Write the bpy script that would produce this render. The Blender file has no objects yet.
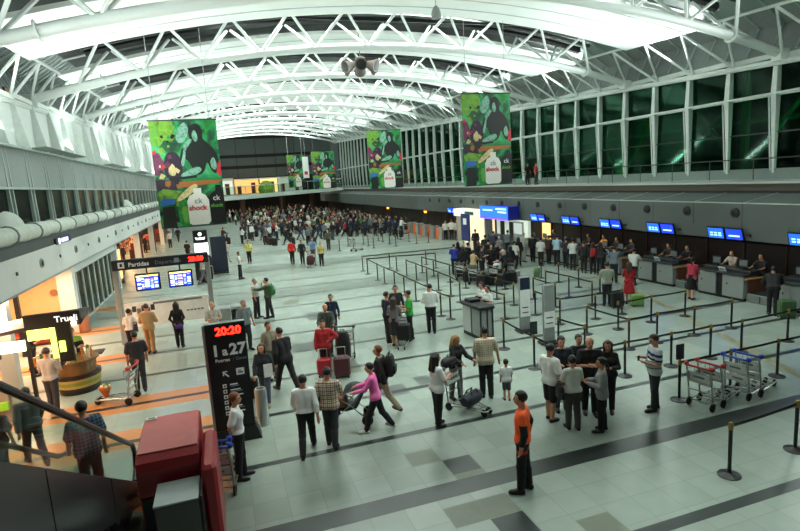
import bpy, math, random
import numpy as np
from mathutils import Matrix, Vector
random.seed(7)
np.random.seed(7)
D = bpy.data
SC = bpy.context.scene
COL = SC.collection
PI = math.pi

# ------------------------------------------------------------------ camera
EYE = 5.5
F = 539.776                       # focal length in pixels of the 800x531 frame
PITCH, ROLL, YAW = .157959, -.0623237, .313854
_fw = np.array([math.sin(YAW)*math.cos(PITCH), math.cos(YAW)*math.cos(PITCH), -math.sin(PITCH)])
_rt0 = np.array([math.cos(YAW), -math.sin(YAW), 0.])
_up0 = np.cross(_rt0, _fw)
RT = _rt0*math.cos(ROLL) + _up0*math.sin(ROLL)
UP = -_rt0*math.sin(ROLL) + _up0*math.cos(ROLL)
cam = D.cameras.new('camera')
cam.sensor_width = 36.0
cam.lens = F/800*36.0
cam.clip_end = 500
camo = D.objects.new('camera', cam)
COL.objects.link(camo)
camo.matrix_world = Matrix(((RT[0], UP[0], -_fw[0], 0), (RT[1], UP[1], -_fw[1], 0), (RT[2], UP[2], -_fw[2], EYE), (0, 0, 0, 1)))
SC.camera = camo

# ------------------------------------------------------------------ world, exposure, large lights
W = D.worlds.new('night_sky')
SC.world = W
W.use_nodes = True
W.node_tree.nodes['Background'].inputs[0].default_value = (.55, .72, .66, 1)
W.node_tree.nodes['Background'].inputs[1].default_value = .05
SC.view_settings.view_transform = 'Standard'
SC.view_settings.look = 'None'
SC.view_settings.gamma = 1
SC.view_settings.use_curve_mapping = False
SC.view_settings.exposure = 0.95


def area(name, loc, target, sx, sy, power, col=(1, 1, 1), spread=180):
    l = D.lights.new(name, 'AREA')
    l.shape = 'RECTANGLE'
    l.size, l.size_y = sx, sy
    l.energy = power
    l.color = col
    l.spread = math.radians(spread)
    o = D.objects.new(name, l)
    COL.objects.link(o)
    o.location = loc
    d = Vector(target)-Vector(loc)
    o.rotation_euler = d.to_track_quat('-Z', 'Y').to_euler()
    return o


COOL = (.88, 1.0, .95)
for k in range(11):
    y = 22.7+9.5*k-9.5
    s = .045*y
    area('uplight_right', (23.0, y, 9.1+s), (17.0, y, 12.2+s), .3, 9.4, 580, COOL, 140)
    area('uplight_left', (-6.45, y, 7.8), (-2.5, y, 12.0+s), .3, 9.4, 480, COOL, 150)
    area('hall_floor_fill', (7.5, y-4.75, 12.6+s), (7.5, y-4.75, 0), 14, .5, 430 if k < 2 else 820 if k < 6 else 560, (.90, 1.0, .94), 130)  # added overhead fill to brighten the floor, no fixture behind it
area('end_wall_fill', (9, 112, 15.5), (9, 126, 9), 20, .5, 180, COOL)  # fill light added to brighten the end wall panels
area('vestibule_lamp', (-8.3, 30.7, 2.6), (-8.3, 30.7, 0), 2, 8, 40, (1, .95, .85))
area('under_bridge_fill', (9, 108, 3.6), (9, 112, 0), 20, 3, 260, (1, .8, .6))  # warm fill added to lift the dark area beneath the footbridge
for k in range(5):
    area('outside_green_light', (27.2, 18+14*k, 4.2), (27.0, 18+14*k, 12), .6, 6, 160, (.15, 1, .5))
for (x, y, z, sx, sy, p) in ((-9.5, 21, 2.7, 3, 6, 300), (-9.5, 42, 2.7, 4, 8, 520), (-9.5, 60, 2.7, 4, 12, 620), (-6.4, 20.5, 2.7, .5, 8, 330), (-6.5, 14, 2.7, .6, 5, 210)):
    area('warm_ceiling_lamp', (x, y, z), (x, y, 0), sx, sy, p, (1.0, .58, .28) if x < -8 else (1.0, .62, .40))


# ------------------------------------------------------------------ pixel <-> place helpers (a pixel becomes a real 3D point on a known plane)
def _ray(px, py):
    return (px-400)/F*RT - (py-265.5)/F*UP + _fw


def at(px, py, z=0.0):
    v = _ray(px, py)
    t = (z-EYE)/v[2]
    return (v[0]*t, v[1]*t, z)


def on_x(px, py, x):
    v = _ray(px, py)
    t = x/v[0]
    return (x, v[1]*t, EYE+v[2]*t)


def on_y(px, py, y):
    v = _ray(px, py)
    t = y/v[1]
    return (v[0]*t, y, EYE+v[2]*t)


# ------------------------------------------------------------------ materials
def lin(c):
    if isinstance(c, str):
        c = [int(c[i:i+2], 16)/255 for i in (0, 2, 4)]
        return tuple(v/12.92 if v <= .04045 else ((v+.055)/1.055)**2.4 for v in c)
    return tuple(c)


_MC = {}


def M(name, col, rough=.55, metal=0.0, var=.12, scale=7.0, emit=0.0, spec=.5, tint=None):
    if name in _MC:
        return _MC[name]
    c = lin(col)
    m = D.materials.new(name)
    m.use_nodes = True
    nt = m.node_tree
    b = nt.nodes['Principled BSDF']
    b.inputs['Roughness'].default_value = rough
    b.inputs['Metallic'].default_value = metal
    b.inputs['Specular IOR Level'].default_value = spec
    if tint:
        b.inputs['Specular Tint'].default_value = (*tint, 1)
    tc = nt.nodes.new('ShaderNodeTexCoord')
    n = nt.nodes.new('ShaderNodeTexNoise')
    n.inputs['Scale'].default_value = scale
    n.inputs['Detail'].default_value = 2
    nt.links.new(tc.outputs['Object'], n.inputs['Vector'])
    mx = nt.nodes.new('ShaderNodeMix')
    mx.data_type = 'RGBA'
    nt.links.new(n.outputs['Fac'], mx.inputs[0])
    mx.inputs[6].default_value = (*[max(0, v*(1-var)) for v in c], 1)
    mx.inputs[7].default_value = (*[min(1, v*(1+var)) for v in c], 1)
    nt.links.new(mx.outputs[2], b.inputs['Base Color'])
    if emit:
        nt.links.new(mx.outputs[2], b.inputs['Emission Color'])
        b.inputs['Emission Strength'].default_value = emit
    _MC[name] = m
    return m


def nodes_of(m):
    nt = m.node_tree
    return nt, nt.nodes, nt.links, nt.nodes['Principled BSDF']


def math_node(nt, op, a, b=None, c=None):
    n = nt.nodes.new('ShaderNodeMath')
    n.operation = op
    for i, v in enumerate((a, b, c)):
        if v is None:
            continue
        if isinstance(v, (int, float)):
            n.inputs[i].default_value = v
        else:
            nt.links.new(v, n.inputs[i])
    return n.outputs[0]


def mix_col(nt, fac, a, b):
    mx = nt.nodes.new('ShaderNodeMix')
    mx.data_type = 'RGBA'
    if isinstance(fac, float):
        mx.inputs[0].default_value = fac
    else:
        nt.links.new(fac, mx.inputs[0])
    for i, v in ((6, a), (7, b)):
        if isinstance(v, tuple):
            mx.inputs[i].default_value = (*v, 1)
        else:
            nt.links.new(v, mx.inputs[i])
    return mx.outputs[2]


def new_mat(name, rough=.6):
    m = D.materials.new(name)
    m.use_nodes = True
    nt = m.node_tree
    b = nt.nodes['Principled BSDF']
    b.inputs['Roughness'].default_value = rough
    tc = nt.nodes.new('ShaderNodeTexCoord')
    sp = nt.nodes.new('ShaderNodeSeparateXYZ')
    nt.links.new(tc.outputs['Object'], sp.inputs[0])
    _MC[name] = m
    return m, nt, b, sp, tc


def floor_material():
    m, nt, b, sp, tc = new_mat('pale_terrazzo_tile', .27)
    L = nt.links
    x, y = sp.outputs[0], sp.outputs[1]
    gx = math_node(nt, 'LESS_THAN', math_node(nt, 'ABSOLUTE', math_node(nt, 'SUBTRACT', math_node(nt, 'MODULO', math_node(nt, 'ADD', x, 600.3), .6), .3)), .006)
    gy = math_node(nt, 'LESS_THAN', math_node(nt, 'ABSOLUTE', math_node(nt, 'SUBTRACT', math_node(nt, 'MODULO', math_node(nt, 'ADD', y, 600.1), .6), .3)), .006)
    g = math_node(nt, 'MAXIMUM', gx, gy)
    ix = math_node(nt, 'FLOOR', math_node(nt, 'DIVIDE', math_node(nt, 'ADD', x, 600.0), .6))
    iy = math_node(nt, 'FLOOR', math_node(nt, 'DIVIDE', math_node(nt, 'ADD', y, 599.8), .6))
    cb = nt.nodes.new('ShaderNodeCombineXYZ')
    L.new(ix, cb.inputs[0])
    L.new(iy, cb.inputs[1])
    wn = nt.nodes.new('ShaderNodeTexWhiteNoise')
    L.new(cb.outputs[0], wn.inputs['Vector'])
    ns = nt.nodes.new('ShaderNodeTexNoise')
    ns.inputs['Scale'].default_value = 3.0
    ns.inputs['Detail'].default_value = 8
    L.new(tc.outputs['Object'], ns.inputs['Vector'])
    v = math_node(nt, 'ADD', math_node(nt, 'MULTIPLY', wn.outputs['Value'], .5), math_node(nt, 'MULTIPLY', ns.outputs['Fac'], .5))
    c1 = mix_col(nt, v, (.235, .285, .245), (.315, .37, .32))
    c = mix_col(nt, math_node(nt, 'MULTIPLY', g, .55), c1, (.17, .20, .18))
    L.new(c, b.inputs['Base Color'])
    b.inputs['Specular IOR Level'].default_value = .5
    return m


def plaid(name, base, a, bb, sc=.055, w=.2):
    if name in _MC:
        return _MC[name]
    m, nt, b, sp, tc = new_mat(name, .8)
    x, z = sp.outputs[0], sp.outputs[2]
    def band(v, off, ww):
        return math_node(nt, 'LESS_THAN', math_node(nt, 'MODULO', math_node(nt, 'ADD', v, 50+off), sc), sc*ww)
    c = mix_col(nt, math_node(nt, 'MULTIPLY', band(z, 0, w), .8), lin(base), lin(a))
    c = mix_col(nt, math_node(nt, 'MULTIPLY', band(x, 0, w), .7), c, lin(a))
    c = mix_col(nt, math_node(nt, 'MULTIPLY', band(x, sc*.5, w*.6), .6), c, lin(bb))
    c = mix_col(nt, math_node(nt, 'MULTIPLY', band(z, sc*.5, w*.6), .6), c, lin(bb))
    nt.links.new(c, b.inputs['Base Color'])
    return m


def zbands(name, base, bands, axis=2):
    """garment with horizontal bands: [(z0, z1, colour), ...]"""
    if name in _MC:
        return _MC[name]
    m, nt, b, sp, tc = new_mat(name, .8)
    z = sp.outputs[axis]
    c = lin(base)
    for z0, z1, col in bands:
        f = math_node(nt, 'MULTIPLY', math_node(nt, 'GREATER_THAN', z, z0), math_node(nt, 'LESS_THAN', z, z1))
        c = mix_col(nt, f, c, lin(col))
    nt.links.new(c, b.inputs['Base Color'])
    return m


def side_panel(name, base, panel, xs, z0, z1):
    if name in _MC:
        return _MC[name]
    m, nt, b, sp, tc = new_mat(name, .8)
    ax = math_node(nt, 'ABSOLUTE', sp.outputs[0])
    f = math_node(nt, 'MULTIPLY', math_node(nt, 'GREATER_THAN', ax, xs), math_node(nt, 'MULTIPLY', math_node(nt, 'GREATER_THAN', sp.outputs[2], z0), math_node(nt, 'LESS_THAN', sp.outputs[2], z1)))
    c = mix_col(nt, f, lin(base), lin(panel))
    nt.links.new(c, b.inputs['Base Color'])
    return m


def glass_mat(name, tint=(.75, .85, .8), refl=.35):
    if name in _MC:
        return _MC[name]
    m = D.materials.new(name)
    m.use_nodes = True
    nt = m.node_tree
    nt.nodes.clear()
    out = nt.nodes.new('ShaderNodeOutputMaterial')
    tr = nt.nodes.new('ShaderNodeBsdfTransparent')
    tr.inputs[0].default_value = (*tint, 1)
    gl = nt.nodes.new('ShaderNodeBsdfGlossy')
    gl.inputs['Roughness'].default_value = .05
    gl.inputs['Color'].default_value = (.8, .9, .85, 1)
    fr = nt.nodes.new('ShaderNodeFresnel')
    fr.inputs[0].default_value = 1.45
    mx = nt.nodes.new('ShaderNodeMixShader')
    nt.links.new(math_node(nt, 'MULTIPLY', fr.outputs[0], refl), mx.inputs[0])
    nt.links.new(tr.outputs[0], mx.inputs[1])
    nt.links.new(gl.outputs[0], mx.inputs[2])
    nt.links.new(mx.outputs[0], out.inputs[0])
    _MC[name] = m
    return m


# ------------------------------------------------------------------ mesh builder
class MB:
    def __init__(s):
        s.v, s.f, s.m = [], [], []

    def add(s, vs, fs, m=0):
        o = len(s.v)
        s.v += [tuple(map(float, p)) for p in vs]
        for f in fs:
            s.f.append(tuple(i+o for i in f))
            s.m.append(m)
        return s

    def box(s, x0, x1, y0, y1, z0, z1, m=0):
        vs = [(x, y, z) for z in (z0, z1) for y in (y0, y1) for x in (x0, x1)]
        return s.add(vs, [(0, 2, 3, 1), (4, 5, 7, 6), (0, 1, 5, 4), (2, 6, 7, 3), (0, 4, 6, 2), (1, 3, 7, 5)], m)

    def bbox(s, x0, x1, y0, y1, z0, z1, b=.02, m=0):
        """box with chamfered vertical and top edges"""
        pts = [(x0+b, y0), (x1-b, y0), (x1, y0+b), (x1, y1-b), (x1-b, y1), (x0+b, y1), (x0, y1-b), (x0, y0+b)]
        cx, cy = (x0+x1)/2, (y0+y1)/2
        def ring(z, k):
            return [(cx+(px-cx)*(1-2*k/(x1-x0)), cy+(py-cy)*(1-2*k/(y1-y0)), z) for px, py in pts]
        rs = [ring(z0, b), ring(z0+b, 0), ring(z1-b, 0), ring(z1, b)]
        return s.rings(rs, m=m)

    def obox(s, c, ax, ay, az, m=0):
        c, ax, ay, az = map(np.array, (c, ax, ay, az))
        vs = [c+i*ax+j*ay+k*az for k in (-1, 1) for j in (-1, 1) for i in (-1, 1)]
        return s.add(vs, [(0, 2, 3, 1), (4, 5, 7, 6), (0, 1, 5, 4), (2, 6, 7, 3), (0, 4, 6, 2), (1, 3, 7, 5)], m)

    def rings(s, rs, m=0, cap=True, close=False):
        n = len(rs[0])
        vs = [p for r in rs for p in r]
        fs = []
        K = len(rs)
        for k in range(K if close else K-1):
            a, b = k*n, ((k+1) % K)*n
            for i in range(n):
                j = (i+1) % n
                fs.append((a+i, a+j, b+j, b+i))
        if cap and not close:
            fs.append(tuple(range(n-1, -1, -1)))
            fs.append(tuple((K-1)*n+i for i in range(n)))
        return s.add(vs, fs, m)

    def path(s, pts, r, n=8, m=0, closed=False):
        pts = [np.array(p, float) for p in pts]
        K = len(pts)
        rr = r if isinstance(r, (list, tuple)) else [r]*K
        rs = []
        u = None
        for k in range(K):
            if closed:
                t = pts[(k+1) % K]-pts[k-1]
            else:
                t = pts[min(k+1, K-1)]-pts[max(k-1, 0)]
            t = t/(np.linalg.norm(t)+1e-9)
            if u is None:
                u = np.cross(t, (0, 0, 1.)) if abs(t[2]) < .9 else np.cross(t, (1., 0, 0))
            u = u-t*(u@t)
            u = u/(np.linalg.norm(u)+1e-9)
            w = np.cross(t, u)
            rs.append([pts[k]+rr[k]*(math.cos(2*PI*i/n)*u+math.sin(2*PI*i/n)*w) for i in range(n)])
        return s.rings(rs, m=m, close=closed)

    def tube(s, a, b, r, r1=None, n=8, m=0):
        return s.path([a, b], [r, r if r1 is None else r1], n, m)

    def lathe(s, prof, c=(0, 0, 0), n=16, m=0):
        return s.rings([[(c[0]+r*math.cos(2*PI*i/n), c[1]+r*math.sin(2*PI*i/n), c[2]+z) for i in range(n)] for r, z in prof], m=m)

    def ball(s, c, r, n=10, m=0):
        rx, ry, rz = r if isinstance(r, (tuple, list)) else (r, r, r)
        rs = []
        for k in range(1, n):
            a = PI*k/n
            rs.append([(c[0]+rx*math.sin(a)*math.cos(2*PI*i/n), c[1]+ry*math.sin(a)*math.sin(2*PI*i/n), c[2]-rz*math.cos(a)) for i in range(n)])
        return s.rings(rs, m=m)

    def prism(s, poly, to3, d0, d1, m=0):
        """poly: 2D outline (ccw); to3(u, v, d) -> 3D point"""
        return s.rings([[to3(u, v, d0) for u, v in poly], [to3(u, v, d1) for u, v in poly]], m=m)

    def wheel(s, c, r, w, axis=0, n=14, m=0):
        a = np.zeros(3)
        a[axis] = w/2
        c = np.array(c, float)
        return s.path([c-a, c-a*.7, c+a*.7, c+a], [r*.82, r, r, r*.82], n, m)

    def mesh(s, name, mats, smooth=False):
        me = D.meshes.new(name)
        me.from_pydata(s.v, [], s.f)
        for m in (mats if isinstance(mats, (list, tuple)) else [mats]):
            me.materials.append(m)
        if any(s.m):
            me.polygons.foreach_set('material_index', s.m)
        if smooth:
            me.polygons.foreach_set('use_smooth', [True]*len(me.polygons))
            try:
                me.set_sharp_from_angle(angle=math.radians(42))
            except Exception:
                pass
        me.update()
        return me

    def build(s, name, mats, parent=None, loc=(0, 0, 0), rotz=0, smooth=False):
        return place(name, s.mesh(name, mats, smooth), parent, loc, rotz)


def place(name, me, parent=None, loc=(0, 0, 0), rotz=0):
    o = D.objects.new(name, me)
    COL.objects.link(o)
    o.location = loc
    o.rotation_euler = (0, 0, rotz)
    if parent:
        o.parent = parent
    return o


def tag(o, label=None, cat=None, group=None, kind=None):
    if label:
        o['label'] = label
    if cat:
        o['category'] = cat
    if group:
        o['group'] = group
    if kind:
        o['kind'] = kind
    return o


def thing(name, label, cat, loc=(0, 0, 0), rotz=0, group=None):
    o = D.objects.new(name, None)
    o.empty_display_size = .2
    COL.objects.link(o)
    o.location = loc
    o.rotation_euler = (0, 0, rotz)
    return tag(o, label, cat, group)


def struct(name, mb, mats, parent=None, smooth=False, loc=(0, 0, 0)):
    o = mb.build(name, mats, parent, loc, 0, smooth)
    o['kind'] = 'structure'
    return o


def copy_tree(o, parent=None):
    c = o.copy()
    COL.objects.link(c)
    c.parent = parent
    for ch in list(o.children):
        copy_tree(ch, c)
    return c


def text(s, size, name, mat, parent, loc, rot, depth=.004, align='LEFT', bold=0.0):
    cu = D.curves.new(name, 'FONT')
    cu.body = s
    cu.size = size
    cu.extrude = depth
    cu.offset = bold
    cu.align_x = align
    cu.resolution_u = 3
    cu.materials.append(mat)
    tmp = D.objects.new('tmp', cu)
    COL.objects.link(tmp)
    bpy.context.view_layer.update()
    me = D.meshes.new_from_object(tmp.evaluated_get(bpy.context.evaluated_depsgraph_get()))
    D.objects.remove(tmp)
    D.curves.remove(cu)
    o = place(name, me, parent, loc)
    o.rotation_euler = rot
    return o


FACE_CAM = (PI/2, 0, 0)            # lettering that faces -Y
WHITE_STEEL = M('white_painted_steel', 'e8ece8', .4)
BLACK = M('black_plastic', '0c0d0d', .45)
STEEL = M('brushed_steel', 'a9adab', .35, .85)
DARKSTEEL = M('dark_steel', '3a3d3d', .4, .6)
GREYMETAL = M('grey_metal', '8d9391', .45, .3)
RED_LED = M('red_led', 'ff1c10', .5, emit=6)
WHITE_LIT = M('white_lit_print', 'f4f6f4', .5, emit=.5)
WHITE_PRINT = M('white_print', 'e9ecea', .5)

# ------------------------------------------------------------------ setting: floor
FLOOR = floor_material()
b = MB()
b.add([(-14, -3, 0), (26, -3, 0), (26, 132, 0), (-14, 132, 0)], [(0, 1, 2, 3)])
struct('floor', b, FLOOR)
STRIPE = M('dark_granite_stripe', '262d2b', .3, scale=20)
ORANGE_FLOOR = M('orange_floor_band', 'b87c4c', .35, scale=9)
BEIGE_TILE = M('beige_grey_tile', '666d5c', .35)
GREY_TILE = M('mid_grey_tile', '525b56', .35)
YEL_TILE = M('ochre_guide_strip', '848263', .4)
SL = .0015


def slab(name, x0, x1, y0, y1, m, z=SL):
    bb = MB()
    bb.box(x0, x1, y0, y1, -.01, z)
    return struct(name, bb, m)


for k in range(-1, 30):
    yc = 10.55+2.4*k
    if k == -1:
        slab('floor_stripe', -14, 26, 8.0, 8.45, STRIPE)
    else:
        slab('floor_stripe', -14, 26, yc-.09, yc+.09, STRIPE)
slab('floor_stripe', -14, 26, 5.86, 6.08, STRIPE)
slab('floor_stripe', -14, 26, 3.3, 3.75, STRIPE)
for x1, y0, y1 in ((-.25, 12.25, 13.65), (-.25, 14.85, 15.95), (-3.0, 19.7, 20.75), (-4.1, 24.4, 25.6), (-.25, 9.85, 11.1), (-5, 29.2, 30.4)):  # orange bands across the left floor, each with its own right end
    slab('floor_band', -13.9, x1, y0, y1, ORANGE_FLOOR, .001)
for x0, x1, y0, y1, mt in ((3.0, 3.6, 9.22, 9.76, BEIGE_TILE), (3.6, 4.18, 8.64, 9.2, STRIPE), (3.6, 4.18, 8.45, 8.64, BEIGE_TILE), (3.0, 3.59, 7.2, 7.75, BEIGE_TILE), (3.59, 4.18, 7.2, 7.75, BEIGE_TILE), (3.6, 4.18, 6.62, 7.19, STRIPE), (3.0, 3.75, 21.75, 23.15, GREY_TILE), (2.4, 3.1, 25.3, 26.4, BEIGE_TILE), (1.75, 2.95, 17.77, 18.7, GREY_TILE), (3.48, 4.19, 12.7, 13.4, GREY_TILE), (4.6, 5.05, 13.1, 13.7, GREY_TILE), (2.5, 3.5, 14.85, 16.8, BEIGE_TILE), (4.8, 5.4, 6.08, 6.62, BEIGE_TILE)):
    slab('floor_tile', x0, x1, y0, y1, mt, .001)
b = MB()
d = np.array([16.43-13.68, 17.23-9.95, 0])
d = d/np.linalg.norm(d)
nn = np.array([d[1], -d[0], 0])*.13
p0, p1 = np.array([13.3, 9.0, .0006]), np.array([13.3, 9.0, .0006])+d*16
b.add([p0-nn, p0+nn, p1+nn, p1-nn], [(0, 1, 2, 3)])
struct('floor_strip', b, YEL_TILE)

# ------------------------------------------------------------------ setting: roof
YT = [8.5+9.5*k for k in range(12)]          # truss planes
XL, XR = -7.1, 23.8


def chord(x, y):
    t = (x-8.35)/15.45
    return 8.81+.25*t+2.15*(1-t*t)+.045*y


def panel_z(x, y):
    return chord(x, y)+1.05


CEIL = M('white_ceiling_panel', 'e3e8e4', .55, var=.05, scale=1.5)
NX = 26
for k in range(-1, 11):
    y0, y1 = 10.4+9.5*k, 15.9+9.5*k
    b = MB()
    xs = [-6.4+28.4*i/NX for i in range(NX+1)]
    prof = [[(x, y0, panel_z(x, y0)), (x, y1, panel_z(x, y1)), (x, y1, panel_z(x, y1)+.16), (x, y0, panel_z(x, y0)+.16)] for x in xs]
    b.rings(prof)
    for i in range(3):                        # seams of the sheeting, running along the arc
        yy = y0+(y1-y0)*(i+1)/4
        b.path([(x, yy, panel_z(x, yy)-.005) for x in xs[::2]], .022, 4, 1)
    struct('ceiling_panel', b, [CEIL, M('panel_seam', 'b4bbb7', .6)])
TRUSS = M('white_truss_paint', 'dfe5e1', .4, var=.04)
NODES = [-5.3+2.65*i for i in range(12)]
for y in YT:
    b = MB()
    xs = [XL+(XR-XL)*i/28 for i in range(29)]
    b.path([(x, y, chord(x, y)) for x in xs], .19, 10)
    for s in (-1.2, 1.2):
        b.path([(x, y+s, panel_z(x, y+s)+.45) for x in xs[1:-2]], .05, 6)
    for x in NODES:
        if x > XR-.3:
            continue
        for sx in (-1.32, 1.32):
            xx = x+sx
            if xx < -6.6 or xx > 22.4:
                continue
            for s in (-1.2, 1.2):
                b.tube((x, y, chord(x, y)), (xx, y+s, panel_z(xx, y+s)+.45), .07, n=6)
    for x in (XL, XR):                        # end shoes
        sg = 1 if x < 0 else -1
        b.box(x-.25, x+.25, y-.22, y+.22, chord(x, y)-.3, chord(x, y)+.2)
        b.tube((x+sg*2.9, y, chord(x+sg*2.9, y)), (x+sg*2.84, y, chord(x+sg*2.84, y)), .3, n=10)
    struct('roof_truss', b, TRUSS, smooth=True)

# side lattice between the eaves beams and the edge of the panels
for sgn, xb, xp in ((1, 24.0, 21.9), (-1, -7.2, -6.3)):
    b = MB()
    k = 0
    y = 8.5
    while y < 113:
        zb = chord(XR if sgn > 0 else XL, y)-.25
        for dy in (-1.19, 1.19):
            zt = panel_z(xp, y+dy)+.05
            b.tube((xb, y, zb), (xp, y+dy, zt), .06, n=6)
        y += 2.375
    b.path([(xb, yy, chord(XR if sgn > 0 else XL, yy)-.3) for yy in (8, 113)], .14, 8)
    b.path([(xp, yy, panel_z(xp, yy)+.1) for yy in (8, 113)], .07, 6)
    struct('roof_lattice', b, TRUSS, smooth=True)
ROOF = M('dark_roof_deck', '353a39', .7)
ROOFSIDE = M('grey_roof_flank', '8a928f', .6)
b = MB()
for y0, y1 in ((5, 116),):
    prof = []
    for y in (y0, y1):
        s = .045*y
        ring = [(24.6, 9.0+s), (25.4, 10.6+s), (23.2, 12.0+s)]
        ring += [(x, chord(x, 0)+2.6+s) for x in (20, 16, 12, 8.35, 4, 0, -4)]
        ring += [(-7.0, 11.4+s), (-8.6, 10.2+s), (-7.9, 8.6+s)]
        prof.append([(x, y, z) for x, z in ring])
    n = len(prof[0])
    b.add(prof[0]+prof[1], [(i, i+1, n+i+1, n+i) for i in range(n-1)], 0)
    b.m = [1 if i in (0, 1, n-2, n-3) else 0 for i in range(n-1)]
    y = 6.0
    while y < 115:
        s = .045*y
        b.path([(24.55, y, 9.3+s), (25.3, y, 10.6+s), (23.1, y, 11.92+s), (20, y, chord(20, 0)+2.5+s)], .05, 4, 2)
        for q in (0, .6):
            b.path([(-7.85, y+q, 8.8+s), (-8.5, y+q, 10.2+s), (-6.95, y+q, 11.3+s)], .045, 4, 2)
        y += 1.1875
struct('ceiling', b, [ROOF, ROOFSIDE, M('roof_rib', 'aab3af', .5)])
DUCT = M('dark_duct', '1d2120', .5, .3)
for y in YT[1:]:
    b = MB()
    for s, r in ((-1.1, .16), (.2, .1), (1.2, .2)):
        b.path([(x, y+s, panel_z(x, y)+.55) for x in [-5+2.2*i for i in range(13)]], r, 7)
    b.box(-1, 17, y-.75, y-.65, panel_z(-1, y)+.9, panel_z(-1, y)+1.0)
    struct('ceiling_duct', b, DUCT, smooth=True)

# ------------------------------------------------------------------ setting: right side
FASCIA = M('grey_fascia_panel', '545c59', .5, var=.06, scale=2)
FASCIA_L = M('light_grey_fascia_panel', 'c6cac4', .55, var=.06, scale=2)
DARKBROWN = M('dark_brown_wall', '2e2019', .55, scale=3)
SILL = M('grey_green_sill', '7c8a84', .5)
PALEEDGE = M('pale_gallery_edge', 'b4bcb6', .5)
BROWNBAND = M('brown_grey_band', '585349', .6)
Y0R, Y1R = 6.0, 112.0
b = MB()
b.add([(20, Y0R, 2.13), (20, Y1R, 2.13), (20, Y1R, 3.70), (20, Y0R, 3.70)], [(3, 2, 1, 0)], 0)
b.add([(20, Y0R, 3.70), (20, Y1R, 3.70), (21.9, Y1R, 3.98), (21.9, Y0R, 3.98)], [(3, 2, 1, 0)], 0)
b.box(20.0, 24.3, Y0R, Y1R, 2.13, 2.2, 2)
b.box(21.9, 22.0, Y0R, Y1R, 3.96, 4.08, 3)
b.box(21.95, 22.1, Y0R, Y1R, 4.06, 4.38, 2)
b.box(21.8, 24.3, Y0R, Y1R, 4.38, 4.47, 4)
b.box(19.98, 20.03, Y0R, Y1R, 3.68, 3.72, 5)
y = 6.9
while y < 110:
    b.tube((20.0, y, 3.712), (21.9, y, 3.99), .012, n=4, m=5)
    b.box(19.994, 20.0, y-.008, y+.008, 2.7, 3.7, 3)
    y += 2.375
struct('wall_right', b, [FASCIA, FASCIA, BROWNBAND, BLACK, PALEEDGE, PALEEDGE])
b = MB()
b.box(21.6, 21.7, Y0R, Y1R, 0, 2.15)
y = 8
while y < 110:
    b.box(21.55, 21.6, y, y+.08, 0, 2.13, 1)
    y += 1.9
b.box(24.2, 24.3, Y0R, Y1R, 4.46, 4.95, 2)
struct('wall_back_right', b, [DARKBROWN, M('brown_panel_joint', '4a3020', .5), SILL])
b = MB()
b.path([(23.6, Y0R, 5.42), (23.6, Y1R, 5.42)], .03, 6)
y = 7
while y < 110:
    b.tube((23.6, y, 4.47), (23.6, y, 5.42), .02, n=5)
    y += 2.375
struct('trim_1', b, DARKSTEEL, smooth=True)

NIGHT = glass_mat('night_window_glass', (.22, .42, .33), .3)
LEFTNIGHT = M('dark_left_glass', '050c09', .2, spec=.2, var=.4, scale=.8)
MULL = M('white_mullion', 'd5ddd8', .45)
GREENFRAME = M('green_lit_brace', '2c8a5c', .5)
ym0 = 18.35
k0 = -2
wn = 0
for k in range(k0, 39):
    y = ym0+2.375*k
    top = 8.93+.045*(y+1.2)
    wn += 1
    b = MB()
    # tapered mullion: slim at the ends, deepest at the middle rail
    rs = []
    for z, w, dp in ((4.75, .06, .12), (6.2, .08, .18), (8.25, .13, .30), (top+.08, .10, .2)):
        rs.append([(24.25-dp, y-w, z), (24.25, y-w, z), (24.25, y+w, z), (24.25-dp, y+w, z)])
    b.rings(rs)
    b.tube((24.0, y+.24, 8.2), (24.1, y+.1, 4.85), .035, n=5)
    b.box(24.1, 24.25, y, y+2.375, 8.17, 8.3)            # middle rail with its lattice
    b.box(23.65, 23.72, y, y+2.375, 8.2, 8.28)
    for j in range(4):
        b.box(23.7, 24.15, y+.25+.6*j, y+.45+.6*j, 8.22, 8.27)
    b.box(24.05, 24.3, y, y+2.375, top, top+.22)
    b.box(24.16, 24.22, y, y+2.375, 6.55, 6.6, 1)
    fr = struct('window_%d' % wn, b, [MULL, DARKSTEEL], smooth=False)
    p = MB()
    p.box(24.26, 24.28, y, y+2.375, 4.95, 8.2)
    struct('pane', p, NIGHT, fr)
    p = MB()
    p.box(24.26, 24.28, y, y+2.375, 8.28, top+.1)
    struct('pane', p, NIGHT, fr)

b = MB()
for k in range(12):
    y = 13+9.5*k
    b.tube((27.4, y, 0), (27.4, y, 12), .22, n=8)
    b.tube((27.4, y, 4.6), (27.4, y+4.75, 10.5), .12, n=6)
    b.tube((27.4, y+9.5, 4.6), (27.4, y+4.75, 10.5), .12, n=6)
    b.tube((27.4, y, 9.5), (27.4, y+4.75, 4.6), .08, n=6)
    b.box(27.3, 27.5, y, y+9.5, 7.3, 7.5)
struct('column_outside', b, GREENFRAME, smooth=True)
b = MB()
b.box(31, 31.2, 0, 125, -1, 16)  # near-black backdrop, its colour standing in for the night outside
b.box(24.4, 31, 0, 125, 3.6, 3.7)
struct('night_backdrop', b, M('night_outside', '0c1512', .8))
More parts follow.
